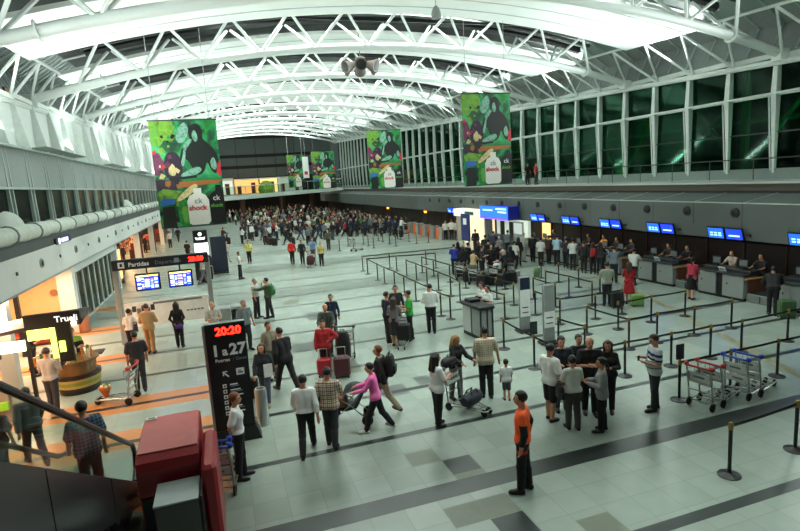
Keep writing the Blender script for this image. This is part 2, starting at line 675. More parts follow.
# ------------------------------------------------------------------ setting: left side
Y0L, Y1L = 4.0, 112.0
WHITEPANEL = M('white_upper_panel', 'dfe4e0', .5)
GREYPANEL = M('grey_upper_panel', '8b938f', .55)
b = MB()
b.box(-6.25, -6.0, Y0L, Y1L, 2.83, 3.88, 0)
b.box(-6.3, -6.05, Y0L, Y1L, 3.88, 4.2, 1)
b.box(-8.2, -6.0, Y0L, Y1L, 2.76, 2.83, 2)
b.box(-7.3, -6.1, Y0L, Y1L, 4.2, 4.3, 1)
struct('wall_left', b, [FASCIA_L, M('dark_grey_strip', '4a4f4d', .5), GREYPANEL])
b = MB()
y = Y0L
n = 14
ringsL = []
while y <= Y1L:
    r = .30*(1+.05*math.sin(y*3.1)+.03*math.sin(y*7.7))
    ringsL.append([(-6.28+r*math.cos(2*PI*i/n), y, 4.5+r*.95*math.sin(2*PI*i/n)) for i in range(n)])
    y += .5
b.rings(ringsL)
y = 7.7
while y < 110:                                             # straps round the padded tube
    b.path([(-6.28+.325*math.cos(2*PI*i/12), y, 4.5+.31*math.sin(2*PI*i/12)) for i in range(12)], .03, 4, 1, closed=True)
    y += 2.375
struct('trim_2', b, [M('pale_padded_cover', 'b9c0b6', .8, var=.2, scale=3), GREYPANEL], smooth=True)
wn2 = 100
for k in range(-8, 37):
    y = 25.05+2.375*k
    if y < 4:
        continue
    wn2 += 1
    top = 8.35+.045*(y+1.2)
    b = MB()
    for dy in (0, .38):
        b.rings([[(-7.1, y+dy-.045, z), (-6.94-sh, y+dy-.045, z), (-6.94-sh, y+dy+.045, z), (-7.1, y+dy+.045, z)] for z, sh in ((4.3, 0), (6.1, .03), (7.55, .06))])
    b.box(-7.1, -7.0, y, y+2.375, 6.05, 7.55, 1)
    b.box(-7.1, -6.92, y, y+2.375, 6.0, 6.08)
    b.box(-7.2, -6.75, y, y+2.375, 7.5, 7.58)
    for j in range(6):                                      # slatted ledge
        if (k//3) % 2 == 0:
            b.obox((-6.55, y+.2+.39*j, 7.62), (.34, 0, .02), (0, .12, 0), (0, 0, .012), 2)
    # fin in front of the bright upper wall
    b.rings([[(-7.2, y-.05, 7.58), (-6.72, y-.05, 7.58), (-6.72, y+.05, 7.58), (-7.2, y+.05, 7.58)], [(-7.2, y-.04, top), (-7.08, y-.04, top), (-7.08, y+.04, top), (-7.2, y+.04, top)]], 3)
    b.box(-7.25, -7.18, y, y+2.375, 7.55, top, 3)
    b.box(-7.3, -7.02, y, y+2.375, top, top+.18, 3)
    fr = struct('window_%d' % wn2, b, [M('grey_green_mullion', 'a3b2aa', .45), GREYPANEL, GREYPANEL, WHITEPANEL])
    p = MB()
    p.box(-7.1, -7.07, y, y+2.375, 4.3, 6.02)
    struct('pane', p, LEFTNIGHT, fr)

# ground floor behind the left fascia: wall, glass doors, warm rooms
PEACH = M('peach_room_wall', 'd9a878', .7, scale=2)
b = MB()
b.box(-12.6, -12.4, Y0L, 112, 0, 2.8)
b.box(-12.5, -8.1, Y0L, 112, 2.74, 2.8)
b.box(-12.4, -6.6, 25.55, 25.75, 0, 2.78)
b.box(-12.4, -6.6, 35.7, 35.9, 0, 2.78)
struct('wall_shop', b, PEACH)
b = MB()
b.box(-6.7, -6.1, 25.3, 25.8, 0, 2.83)
b.box(-6.7, -6.1, 35.55, 36.0, 0, 2.83)
b.box(-6.7, -6.15, 25.8, 35.55, 2.42, 2.83)
for y in (18.2, 46, 55.5, 65, 75, 85, 95):
    b.box(-6.6, -6.2, y, y+.35, 0, 2.83)
struct('column_left', b, FASCIA_L)
b = MB()
b.box(-6.32, -6.2, 25.8, 35.55, 2.36, 2.42)
struct('trim_3', b, BLACK)
GLASS = glass_mat('door_glass', (.5, .58, .54), .25)
for i in range(8):
    y = 25.85+1.2*i
    b = MB()
    for yy in (y, y+1.12):
        b.box(-6.45, -6.35, yy-.02, yy+.10, 0, 2.36)
    for z in (0, 2.28):
        b.box(-6.45, -6.37, y, y+1.2, z, z+.08)
    b.box(-6.35, -6.31, y+.95, y+1.0, .8, 1.3)
    dr = struct('door_%d' % (i+1), b, M('pale_door_frame', 'b9beba', .4))
    p = MB()
    p.box(-6.42, -6.40, y+.08, y+1.12, .08, 2.28)
    struct('pane', p, GLASS, dr)
b = MB()
b.box(-10.5, -10.3, 25.9, 35.6, 0, 2.75)
struct('wall_vestibule', b, M('dim_grey_wall', '2c312f', .6))

# ------------------------------------------------------------------ setting: far end
ENDGREY = M('dark_grey_end_panel', '5a6664', .6, scale=.6)
b = MB()
NE = 8
for i in range(NE):                                        # curved end wall of big panels
    x0, x1 = -8+34*i/NE, -8+34*(i+1)/NE
    yy = lambda x: 125-6*((x-9)/17)**2*-1 if False else 125+3*(1-((x-9)/17)**2)
    for j, (z0, z1) in enumerate(((8.0, 10.0), (10.7, 12.4), (13.1, 16.5))):
        b.add([(x0+.05, yy(x0), z0), (x1-.05, yy(x1), z0), (x1-.05, yy(x1), z1), (x0+.05, yy(x0), z1)], [(0, 1, 2, 3)])
    b.add([(x0, yy(x0)+.15, 0), (x1, yy(x1)+.15, 0), (x1, yy(x1)+.15, 18), (x0, yy(x0)+.15, 18)], [(0, 1, 2, 3)], 1)
struct('wall_far', b, [ENDGREY, M('end_wall_joint', '1c1f1f', .7)])
b = MB()
b.box(-8, 3.5, 124.0, 124.1, 4.5, 8.0)
b.box(-14, 26, 112, 127, 4.0, 4.4)
struct('trim_4', b, M('lit_shop_white', 'c9cbbd', .6))
for i, (x0, x1, c, e) in enumerate(((3.6, 8.6, 'f0a860', .7), (8.9, 12.6, 'f0cc80', .75), (-.4, 3.2, 'c8cfc0', .5), (12.8, 18.0, '9fb0a0', .25))):
    b = MB()
    b.box(x0, x1, 122.2, 122.4, 4.5, 7.4)
    b.box(x0+.5, x0+1.3, 122.0, 122.2, 4.5, 6.3, 1)  # dark brown goods before the glowing shop front
    b.box(x1-1.6, x1-.7, 122.0, 122.2, 4.5, 6.8, 1)
    b.box(x0-.1, x1+.1, 122.1, 122.45, 7.4, 7.7, 2)
    o = b.build('upper_shop', [M('shop_glow_%d' % i, c, .6, emit=e), M('shop_dark_goods', '6b3a20', .7), M('shop_header', 'dfe3dc', .5)])
    tag(o, ('shop front glowing orange on the far upper level beyond the footbridge', 'shop front glowing yellow on the far upper level beside a green kiosk', 'pale white shop front at the left end of the far upper level', 'dim grey green shop front right of the lit shops on far upper level')[i], 'shop')
b = MB()
b.lathe([(1.2, 4.8), (1.5, 5.6), (1.2, 6.6), (.5, 7.2)], (8.6, 104, -.4), 12)
tag(b.build('round_kiosk', M('olive_green_kiosk', '6d8a1c', .6)), 'round olive green kiosk standing on the far footbridge', 'kiosk')
# footbridge across the hall
BR = M('pale_bridge_edge', 'c2cbc6', .45)
b = MB()
A0, A1, A2 = np.array([-7, 97, 0.]), np.array([8, 99, 0.]), np.array([20.5, 92, 0.])
def bridge_ring(P, z0, z1, dpt):
    return [(P[0], P[1], z0), (P[0], P[1], z1), (P[0]+.5, P[1]+dpt, z1), (P[0]+.5, P[1]+dpt, z0-.2)]
b.rings([bridge_ring(A0, 3.55, 4.35, 9), bridge_ring(A1, 3.85, 4.5, 9), bridge_ring(A2, 4.3, 4.75, 9)])
b2 = MB()
struct('footbridge_slab', b, BR)
b = MB()
for P, Q, z0, z1 in ((A0, A1, 4.35, 4.5), (A1, A2, 4.5, 4.75)):
    b.add([(P[0], P[1], z0), (Q[0], Q[1], z1), (Q[0], Q[1], z1+1.5), (P[0], P[1], z0+1.6)], [(0, 1, 2, 3)])
struct('pane', b, glass_mat('bridge_glass', (.62, .75, .68)))
b = MB()
b.path([A0+(0, 0, 5.97), A1+(0, 0, 6.02), A2+(0, 0, 6.26)], .07, 6)
for i in range(19):
    t = i/18
    P = A0+(A1-A0)*(t*2) if t < .5 else A1+(A2-A1)*(t*2-1)
    b.tube((P[0], P[1], 4.4), (P[0], P[1], 6.1), .05, n=5)
struct('trim_5', b, STEEL)
b = MB()
for x in (4.0, 11.0, 16.5):
    b.lathe([(.5, 0), (.5, 4.0)], (x, 101, 0), 12)
struct('column_far', b, M('brown_column', '6b4636', .6), smooth=True)

# ------------------------------------------------------------------ hall fittings: desks, screens, signs
PALEDESK = M('pale_grey_desk_front', '868c89', .45, var=.05)
DESKTOP = M('dark_desk_top', '262a2a', .35)
SCREENBLUE = M('blue_lit_screen', '1a3cf0', .4, emit=.8)
SCREENTEXT = M('pale_screen_text', 'a8e0ff', .4, emit=1.0)
SCREENCYAN = M('cyan_lit_screen', '2060f0', .4, emit=.8)
BELT_RUBBER = M('black_rubber_belt', '17181a', .7)
SKINLESS = None


def flip_face(mb):                                        # helper for thin plates facing -X
    return mb


def make_desk(y, label):
    """double check-in unit: two fronts, a dark slot, worktop, monitors; the weigh belt lies beside it"""
    t = thing('check_in_desk', label, 'desk', (18.8, y, 0), 0, 'check-in desks along the right wall')
    for s, w0, w1, nm in ((-1, -1.10, -.17, 'front_panel'), (1, .13, .98, 'front_panel')):
        p = MB()
        p.bbox(0, .72, w0, w1, .10, .98, .015, 0)
        p.wheel((-.004, (w0+w1)/2+.25, .62), .035, .02, 0, 10, 1)
        p.box(-.006, 0, (w0+w1)/2-.12, (w0+w1)/2+.0, .40, .44, 2)
        p.build(nm, [PALEDESK, BLACK, GREYMETAL], t)
    p = MB()
    p.box(.06, .7, -.17, .13, .0, .95)
    p.build('slot', BLACK, t)
    p = MB()
    p.box(.04, .7, -1.10, .98, 0, .10)
    p.build('plinth', BLACK, t)
    p = MB()
    p.bbox(-.05, .85, -1.14, 1.02, .98, 1.04, .012)
    p.bbox(.30, .85, -1.14, 1.02, 1.04, 1.16, .012)
    p.build('worktop', DESKTOP, t)
    for yy in (-.66, .55):
        p = MB()
        p.box(.52, .56, yy-.2, yy+.2, 1.26, 1.56, 0)
        p.box(.505, .52, yy-.17, yy+.17, 1.29, 1.53, 1)
        p.box(.55, .58, yy-.03, yy+.03, 1.15, 1.4, 0)
        p.box(.48, .68, yy-.1, yy+.1, 1.155, 1.175, 0)
        p.build('monitor', [BLACK, M('monitor_back_grey', '5d6366', .5)], t)
    p = MB()
    p.obox((.16, -.02, 1.13), (.05, 0, -.09), (0, .15, 0), (.008, 0, .005), 0)
    p.obox((.155, -.02, 1.132), (.03, 0, -.055), (0, .11, 0), (.009, 0, .006), 1)
    p.build('notice', [WHITE_PRINT, M('grey_notice_print', '9aa3a8', .6)], t)
    return t


def make_belt(y, label):
    t = thing('baggage_belt', label, 'conveyor', (18.9, y, 0), 0, 'weigh belts between the check-in desks')
    p = MB()
    p.bbox(0, 2.2, -.56, .56, 0, .34, .02)
    p.box(-.01, 0, -.02, .02, .04, .3, 1)
    p.build('frame', [M('belt_frame_grey', '7a807d', .4, .4), BLACK], t)
    p = MB()
    p.box(.05, 2.2, -.45, .45, .34, .37)
    p.build('belt', BELT_RUBBER, t)
    for s in (-.6, .56):
        MB().box(.1, 2.0, s, s+.04, .1, .85).build('side_panel', M('wood_side_panel', '6b4630', .5), t)
    p = MB()
    p.box(-.05, 1.0, .52, .62, .85, .9)
    p.build('ledge', M('light_wood_ledge', 'c58a50', .5), t)
    return t


ORD = ['nearest', 'second', 'third', 'fourth', 'fifth', 'sixth', 'seventh', 'eighth', 'ninth', 'tenth', 'eleventh', 'twelfth', 'thirteenth', 'fourteenth', 'fifteenth', 'sixteenth', 'seventeenth', 'eighteenth', 'nineteenth', 'twentieth']
for k in range(-1, 5):
    y = 16.36+3.45*k
    i = k+1
    make_desk(y, 'pale grey check-in desk with dark top, %s along the right wall' % (ORD[i] if i else 'nearest one'))
    if k < 5:
        make_belt(y-1.72, 'low grey baggage weigh belt beside the check-in desk, %s along the right wall' % ORD[i])
# far bank of grey and orange desks
for k in range(5):
    y = 44.3+2.0*k
    t = thing('check_in_desk', 'narrow pale desk with orange side panel, %s of the far bank by the brown wall' % ['nearest', 'second', 'third', 'fourth', 'fifth'][k], 'desk', (18.2, y, 0), 0, 'orange and grey desks of the far bank')
    MB().bbox(0, .7, -.55, .15, 0, 1.1, .02).build('front_panel', PALEDESK, t)
    MB().box(.02, .7, .15, .8, 0, 1.0).build('side_panel', M('orange_desk_panel', 'd2601c', .5), t)
    MB().box(.3, .36, -.4, 0, 1.1, 1.5).build('monitor', BLACK, t)


def make_screen(y, kind, label):
    t = thing('overhead_screen', label, 'screen', (19.89, y, 2.45), 0, 'blue screens under the right fascia')
    p = MB()
    p.obox((-.05, 0, 0), (.035, 0, .012), (0, .40, 0), (-.07, 0, .25))
    p.box(-.03, .08, -.05, .05, -.05, .1)
    p.build('casing', BLACK, t)
    p = MB()
    p.obox((-.088, 0, -.012), (.004, 0, .001), (0, .36, 0), (-.06, 0, .21), 0)
    if kind == 0:
        for r in range(3):
            for c in range(3):
                p.obox((-.093-.04*(.5-r*.5), .2-.2*c, .1-.1*r), (.004, 0, .001), (0, .07, 0), (-.008, 0, .028), 1)
    else:
        p.obox((-.075, 0, -.08), (.006, 0, .001), (0, .25, 0), (-.009, 0, .03), 1)
        p.obox((-.117, -.1, .12), (.006, 0, .001), (0, .18, 0), (-.004, 0, .014), 1)
    p.build('display', [SCREENCYAN if kind == 0 else SCREENBLUE, SCREENTEXT], t)
    p = MB()
    for s in (.52, .62):
        p.box(-.02, .06, -s-.035, -s+.035, -.05, .03)
    p.build('bracket_lamp', DARKSTEEL, t)
    return t


for k in range(-1, 9):
    if 5 <= k <= 5:
        continue
    y = 17.0+3.5*k
    for s in (0, 1):
        n = ('left' if s == 0 else 'right')
        make_screen(y+.44-.86*s, s, ('lit blue screen under the grey fascia, %s of the %s pair from the right' % (n, 'first' if k < 0 else ORD[k+1])).replace('nearest', 'first'))
for k in range(1, 16):
    t = thing('wall_speaker', 'round dark loudspeaker set in the right grey fascia, %s from the near end' % ORD[k-1], 'speaker', (19.999, 14.3+2.42*k, 3.3), 0, 'round speakers on the right fascia')
    MB().path([(0, 0, 0), (-.05, 0, 0)], [.21, .19], 14).build('ring', DARKSTEEL, t, smooth=True)
    MB().path([(-.05, 0, 0), (-.06, 0, 0)], [.15, .13], 12).build('cone', BLACK, t, smooth=True)
for k in range(14):
    t = thing('wall_speaker', 'oval dark loudspeaker set in the pale left fascia, %s from the near end' % ORD[k], 'speaker', (-6.0, 16.55+4.77*k, 3.42), 0, 'round speakers on the left fascia')
    MB().path([(0, 0, 0), (.05, 0, 0)], [.17, .15], 14).build('ring', GREYMETAL, t, smooth=True)
    MB().path([(.05, 0, 0), (.06, 0, 0)], [.12, .1], 12).build('cone', BLACK, t, smooth=True)
    o = tag(MB().path([(0, 0, 0), (.04, 0, 0)], [.07, .05], 10).build('ceiling_sensor', DARKSTEEL, None, (-6.0, 18.9+4.77*k, 3.4)), 'small grey sensor dot on the pale left fascia, %s from the near end' % ORD[k], 'sensor', 'small sensors on the left fascia')

# blue airline board, lit booth and blue stand by the right wall
t = thing('sign_board', 'large bright blue lit sign board over the passengers by the right wall', 'sign', (18.9, 35.4, 2.2))
MB().box(0, .9, -2.1, 2.1, 0, .95).build('casing', M('deep_blue_casing', '1420a0', .5), t)
p = MB()
p.box(-.02, 0, -2.1, 2.1, .15, .95, 0)
for z, ya, yb in ((.72, -1.9, -.4), (.5, -1.9, -.7), (.6, .1, 1.6)):
    p.box(-.035, -.02, ya, yb, z, z+.1, 1)
p.box(-.03, -.02, -2.1, 2.1, 0, .13, 2)
p.build('lit_face', [M('bright_blue_sign', '1d50f0', .5, emit=1.6), SCREENTEXT, M('violet_sign_strip', '5038ff', .5, emit=2.2)], t)
t = thing('ticket_booth', 'cream lit booth wall with dark green sign beside blue stand', 'booth', (18.95, 38.0, 0))
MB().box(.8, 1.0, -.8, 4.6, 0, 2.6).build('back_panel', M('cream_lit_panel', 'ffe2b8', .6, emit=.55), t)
p = MB()
p.box(0, .9, -.8, 4.6, 2.15, 2.75, 0)
p.box(-.02, 0, .8, 2.4, 2.35, 2.6, 1)
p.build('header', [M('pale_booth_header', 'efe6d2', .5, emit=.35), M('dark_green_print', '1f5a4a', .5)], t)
MB().box(.2, .8, -.8, -.6, 0, 2.15).build('side_panel', GREYMETAL, t)
MB().box(.2, .8, 4.4, 4.6, 0, 2.15).build('side_panel', GREYMETAL, t)
t = thing('ticket_booth', 'white lit booth with three dark openings under the blue board', 'booth', (18.95, 34.3, 0))
p = MB()
p.box(.8, 1.0, -2.2, 2.2, 0, 2.15, 0)
for yy in (-1.3, 0, 1.3):
    p.box(.75, .8, yy-.28, yy+.28, .9, 2.0, 1)
p.build('back_panel', [M('white_green_lit_panel', 'e0ead8', .6, emit=.22), BLACK], t)
MB().bbox(0, .6, -2.2, 2.2, 0, 1.05, .02).build('counter', M('dark_counter', '2b2f30', .5), t)
t = thing('poster_stand', 'tall dark blue poster stand with white emblem beside lit booth', 'stand', (18.5, 39.5, 0))
MB().bbox(0, .12, -.75, .75, .3, 2.45, .02).build('panel', M('dark_blue_panel', '1c2a66', .5), t)
MB().box(-.01, 0, -.3, .3, 1.6, 2.1).build('emblem', WHITE_PRINT, t)
MB().box(0, .1, -.6, -.5, 0, .3).build('leg', STEEL, t)
MB().box(0, .1, .5, .6, 0, .3).build('leg', STEEL, t)
t = thing('glow_light', 'cream glowing panel on brown wall behind white top woman at the desks', 'light panel', (21.5, 32.6, .75))
MB().box(0, .06, -.5, .5, 0, 1.15).build('glow_face', M('cream_glow_panel', 'ffcf86', .5, emit=.8), t)
MB().box(.02, .08, -.57, .57, -.06, 1.21).build('frame', DARKBROWN, t)
for i, yy in enumerate((46.0, 56.0, 70.0)):
    o = MB().ball((0, 0, 0), (.12, .3, .25), 8).build('wall_lamp', M('orange_lamp_glow', 'ff8a30', .5, emit=4), None, (21.5, yy, 1.9))
    tag(o, ('small orange glowing lamp over the orange desk bank', 'orange glowing lamp above the crowd, middle of the far right wall', 'farthest orange glowing lamp on the brown right wall')[i], 'lamp')

t = thing('notice_board', 'grey free-standing notice board right of the white lit booth', 'board', (18.3, 31.0, 0))
MB().bbox(0, .08, -.6, .6, .9, 2.3, .015).build('panel', GREYMETAL, t)
MB().box(-.01, 0, -.5, .5, 1.5, 2.2).build('sheet', WHITE_PRINT, t)
for s in (-.5, .42):
    MB().box(0, .08, s, s+.08, 0, .92).build('leg', BLACK, t)
# ------------------------------------------------------------------ departures gantry
GX0, GX1, GY = -3.97, -.62, 22.0
GB = M('dark_navy_sign', '141a24', .45)
t = thing('departures_sign', 'grey gantry with dark header reading Partidas Departures and two screens', 'sign', (0, GY, 0))
for x in (GX0+.06, GX1-.06):
    MB().bbox(x-.09, x+.09, -.07, .07, 0, 3.0, .02).build('post', GREYMETAL, t)
hd = MB().bbox(GX0, GX1, -.12, .12, 2.82, 3.2, .02).build('header', GB, t)
text('Partidas', .22, 'lettering', WHITE_PRINT, hd, (GX0+.55, -.125, 2.93), FACE_CAM, bold=.004)
text('Departures', .2, 'lettering', M('grey_lettering', '74808c', .5), hd, (GX0+1.45, -.125, 2.93), FACE_CAM)
text('20:20', .24, 'lettering', RED_LED, hd, (GX1-.72, -.125, 2.92), FACE_CAM, bold=.006)
MB().box(GX0+.2, GX0+.42, -.13, -.12, 2.9, 3.12, 0).box(GX0+.27, GX0+.35, -.135, -.13, 2.95, 3.07, 1).build('icon', [WHITE_PRINT, GB], hd)
MB().box(GX1-1.22, GX1-1.05, -.13, -.12, 2.93, 3.1).build('icon', M('grey_icon', '8f989e', .5), hd)
rnd = random.Random(3)
for x0 in (-3.27, -2.12):
    s = MB().bbox(x0, x0+.86, -.1, .06, 1.97, 2.62, .02).build('monitor', BLACK, t)
    p = MB()
    p.box(x0+.05, x0+.81, -.112, -.1, 2.03, 2.56, 0)
    p.box(x0+.05, x0+.81, -.116, -.112, 2.51, 2.56, 1)
    for r in range(11):
        z = 2.06+.038*r
        for c, (ca, cb) in enumerate(((.07, .2), (.23, .3), (.33, .5), (.54, .62), (.66, .78))):
            if rnd.random() < .8:
                p.box(x0+ca, x0+cb, -.118, -.112, z, z+.022, rnd.choice([2, 2, 3, 4]) if c else 2)
    p.build('display', [SCREENBLUE, M('yellow_screen_row', 'ffe060', .5, emit=1.6), M('white_screen_text', 'e8ecff', .5, emit=1.8), M('violet_screen_text', '9a7bff', .5, emit=1.6), M('cyan_screen_text', '5fb8ff', .5, emit=1.6)], s)
    MB().tube((x0+.43, 0, 2.6), (x0+.43, 0, 2.85), .03).build('hanger', DARKSTEEL, t)
p = MB()
p.box(GX0+.2, GX1-.2, -.03, .03, .62, 1.55, 0)
for i in range(6):
    p.box(GX0+.3+.16*i, GX0+.44+.16*i, -.035, -.03, 1.1+.1*(i % 2), 1.32+.1*(i % 2), 1 if i % 2 else 2)
p.box(GX0+1.2, GX1-.4, -.035, -.03, 1.42, 1.5, 3)
for i in range(5):
    p.box(GX1-1.0+.13*i, GX1-.9+.13*i, -.035, -.03, 1.0, 1.06, 3)
p.build('information_board', [M('milky_board', 'e8e8e0', .35), M('photo_print_dark', '2f3a44', .5), M('photo_print_brown', '8a6a50', .5), M('board_grey_line', '6f7774', .5)], t)

# lit counter sign behind the gantry
t = thing('desk_sign', 'black and white lit sign with person symbol over a dark kiosk', 'sign', (-1.35, 36.0, 0))
MB().bbox(-.5, .5, -.1, .1, 0, 1.5, .02).build('stand', BLACK, t)
MB().bbox(-.42, .42, -.14, .14, 2.35, 3.15, .03).build('upper_panel', BLACK, t)
p = MB()
p.path([(0, -.15, 2.9), (0, -.16, 2.9)], .11, 12)
p.prism([(-.25, 2.55), (.25, 2.55), (.3, 2.72), (.12, 2.66), (0, 2.72), (-.12, 2.66), (-.3, 2.72)], lambda u, v, d: (u, d, v), -.145, -.16)
p.build('person_symbol', M('white_symbol', 'f4f4f4', .5, emit=1.0), t)
MB().box(-.4, .4, -.15, .14, 1.6, 2.3).build('light_box', M('bright_light_box', 'f6f8fa', .5, emit=1.5), t)
t = thing('information_panel', 'tall dark blue panel standing right of the lit person sign', 'panel', (-.35, 38.0, 0))
MB().bbox(-.5, .5, -.08, .08, .1, 2.5, .02).build('panel', M('navy_blue_board', '1a2436', .5), t)
MB().box(-.5, .5, -.2, .2, 0, .1).build('base', BLACK, t)

# ------------------------------------------------------------------ gate totem "1 a 27"
t = thing('gate_totem', 'tall black totem sign with red clock reading 1 a 27', 'sign', (-.2, 11.9, 0))
TOT = M('black_totem_face', '0e1013', .3)
MB().box(-.44, .44, 0, .26, .12, 2.68).build('casing', STEEL, t)
fp = MB().box(-.385, .44, -.03, 0, .0, 2.7).build('front_panel', TOT, t)
MB().prism([(-.44, 0), (.56, 0), (.46, .32), (-.4, .32)], lambda u, v, d: (u, d, v), -.1, .3).build('base', BLACK, t)
text('20:20', .24, 'lettering', RED_LED, fp, (-.18, -.035, 2.45), FACE_CAM, bold=.006)
text('1', .34, 'lettering', WHITE_PRINT, fp, (-.30, -.035, 2.0), FACE_CAM, bold=.012)
text('a', .26, 'lettering', WHITE_PRINT, fp, (-.08, -.035, 2.0), FACE_CAM, bold=.008)
text('27', .34, 'lettering', WHITE_PRINT, fp, (.07, -.035, 2.0), FACE_CAM, bold=.012)
text('Puertas', .1, 'lettering', WHITE_PRINT, fp, (-.24, -.035, 1.86), FACE_CAM, bold=.002)
text('/ Gates', .1, 'lettering', M('grey_lettering', '74808c', .5), fp, (.12, -.035, 1.86), FACE_CAM)
p = MB()
p.obox((-.06, -.034, 1.57), (.06, 0, -.06), (0, .004, 0), (.01, 0, .01))
p.box(-.12, -.02, -.038, -.03, 1.62, 1.64)
p.box(-.12, -.10, -.038, -.03, 1.54, 1.64)
p.build('arrow_symbol', WHITE_PRINT, fp)
p = MB()
p.box(.16, .33, -.038, -.03, 1.52, 1.67)
p.box(.2, .3, -.042, -.038, 1.56, 1.59, 1)
p.box(.2, .26, -.042, -.038, 1.61, 1.63, 1)
p.build('lounge_symbol', [WHITE_PRINT, BLACK], fp)
for r in range(6):
    z = 1.27-.125*r
    p = MB()
    p.box(-.15, -.07, -.038, -.03, z, z+.08, 0)
    p.box(-.13, -.09, -.041, -.038, z+.02, z+.06, 1)
    p.box(0, .16+.05*(r % 3), -.036, -.03, z+.045, z+.07, 0)
    p.box(0, .13+.06*((r+1) % 3), -.036, -.03, z+.005, z+.025, 2)
    p.build('direction_line', [WHITE_PRINT, TOT, M('grey_lettering', '74808c', .5)], fp)
o = thing('litter_bin', 'grey steel litter bin standing right behind the black totem', 'bin', (.44, 12.5, 0))
MB().lathe([(.14, 0), (.14, .85), (.12, .9)], n=16).build('body', STEEL, o, smooth=True)
MB().lathe([(.09, .9), (.08, .905)], n=14).build('opening', BLACK, o)
o = thing('litter_bin', 'copper coloured litter bin beside the left glass doors', 'bin', (-5.9, 25.2, 0))
MB().lathe([(.22, 0), (.22, .95), (.19, 1.0)], n=16).build('body', M('copper_bin', '9a6a4c', .4, .5), o, smooth=True)
MB().lathe([(.14, 1.0), (.12, 1.005)], n=14).build('opening', BLACK, o)
o = thing('waste_station', 'grey double waste station behind the totem beside older man', 'bin', at(224, 335)[:2]+(0,))
MB().bbox(-.35, .35, -.25, .25, 0, 1.1, .03).build('body', GREYMETAL, o)
MB().box(.36, .95, -.22, .22, .2, 1.0).build('flap', BLACK, o)

# queue pedestal with two clerks, and two poster totems
t = thing('queue_pedestal', 'grey two-panel service pedestal with black top near queue entrance', 'counter', (7.98, 16.35, 0), math.radians(4))
MB().bbox(-.24, .24, .02, .60, .12, 1.05, .02).build('side_panel', M('pale_pedestal_panel', 'b5bab6', .45), t)
MB().bbox(-.24, .24, -.60, -.02, .12, 1.05, .02).build('side_panel', M('grey_pedestal_panel', '8d9491', .45), t)
MB().box(-.255, -.2, -.62, -.59, .05, 1.05).box(.0, .05, -.62, -.59, .05, 1.05).box(.2, .255, -.62, -.59, .05, 1.05).box(-.25, .25, -.02, .02, .1, 1.05).box(-.22, .22, -.6, .6, .0, .12).build('frame', BLACK, t)
MB().bbox(-.30, .30, -.68, .68, 1.05, 1.18, .03).box(-.2, .2, .1, .5, 1.18, 1.27).build('counter_top', BLACK, t)
for nm, x, y, ttl, lab in (('a', 9.62, 16.0, '16243c', 'slim poster totem with navy top panel beside the pedestal'), ('b', 9.55, 14.45, '8d9490', 'slim grey and white poster totem on wheeled black base behind the group')):
    t = thing('poster_totem', lab, 'sign', (x, y, 0), math.radians(0))
    MB().bbox(-.2, .2, -.05, .05, .08, 1.95, .015).build('column', GREYMETAL, t)
    p = MB()
    p.box(-.19, .19, -.06, -.05, .55, 1.92, 0)
    p.box(-.19, .19, -.062, -.06, 1.5 if nm == 'a' else 1.08, 1.92, 1)
    for z in (.68, .86):
        p.box(-.12, .12, -.064, -.06, z, z+.035, 2)
    p.build('poster', [WHITE_PRINT, M('poster_top_'+nm, ttl, .5), BLACK], t)
    MB().bbox(-.3, .3, -.22, .22, .03, .09, .02).wheel((-.25, -.2, .04), .04, .03).wheel((.25, -.2, .04), .04, .03).build('base', BLACK, t)

# ------------------------------------------------------------------ belt stanchions
SB = MB().lathe([(.19, 0), (.19, .015), (.16, .03), (.05, .05), (.04, .06)], n=18).mesh('base', M('black_stanchion_base', '151716', .35), True)
SPOST = MB().tube((0, 0, .04), (0, 0, .93), .033, n=10).mesh('post', M('black_stanchion_post', '101211', .35), True)
SHEAD = MB().lathe([(.043, .86), (.043, .93), (.036, .98), (.03, .99)], n=10).mesh('head', M('brass_head', '8f7a45', .4, .6), True)
BELTM = M('black_queue_belt', '0b0c0c', .7)


def stanchion(x, y, label, nxt=None, group='belt stanchions of the check-in queues'):
    t = thing('belt_stanchion', label, 'stanchion', (x, y, 0), 0, group)
    place('base', SB, t)
    place('post', SPOST, t)
    place('head', SHEAD, t)
    if nxt is not None:
        dx, dy = nxt[0]-x, nxt[1]-y
        p = MB()
        l = math.hypot(dx, dy)
        ux, uy = dx/l, dy/l
        N = 6
        rs = []
        for i in range(N+1):
            q = .04/l+(1-.08/l)*i/N
            z = .925-.015*math.sin(PI*q)
            ox, oy = -uy*.004, ux*.004
            rs.append([(dx*q+ox, dy*q+oy, z-.028), (dx*q-ox, dy*q-oy, z-.028), (dx*q-ox, dy*q-oy, z+.028), (dx*q+ox, dy*q+oy, z+.028)])
        p.rings(rs)
        p.build('belt', BELTM, t)
    return t


def chain(pts, rowname, closed_to=None):
    for i, (x, y) in enumerate(pts):
        nx = pts[i+1] if i+1 < len(pts) else closed_to
        stanchion(x, y, 'black queue stanchion, %s %s' % (ORD[i].replace('nearest', 'first'), rowname), nx)


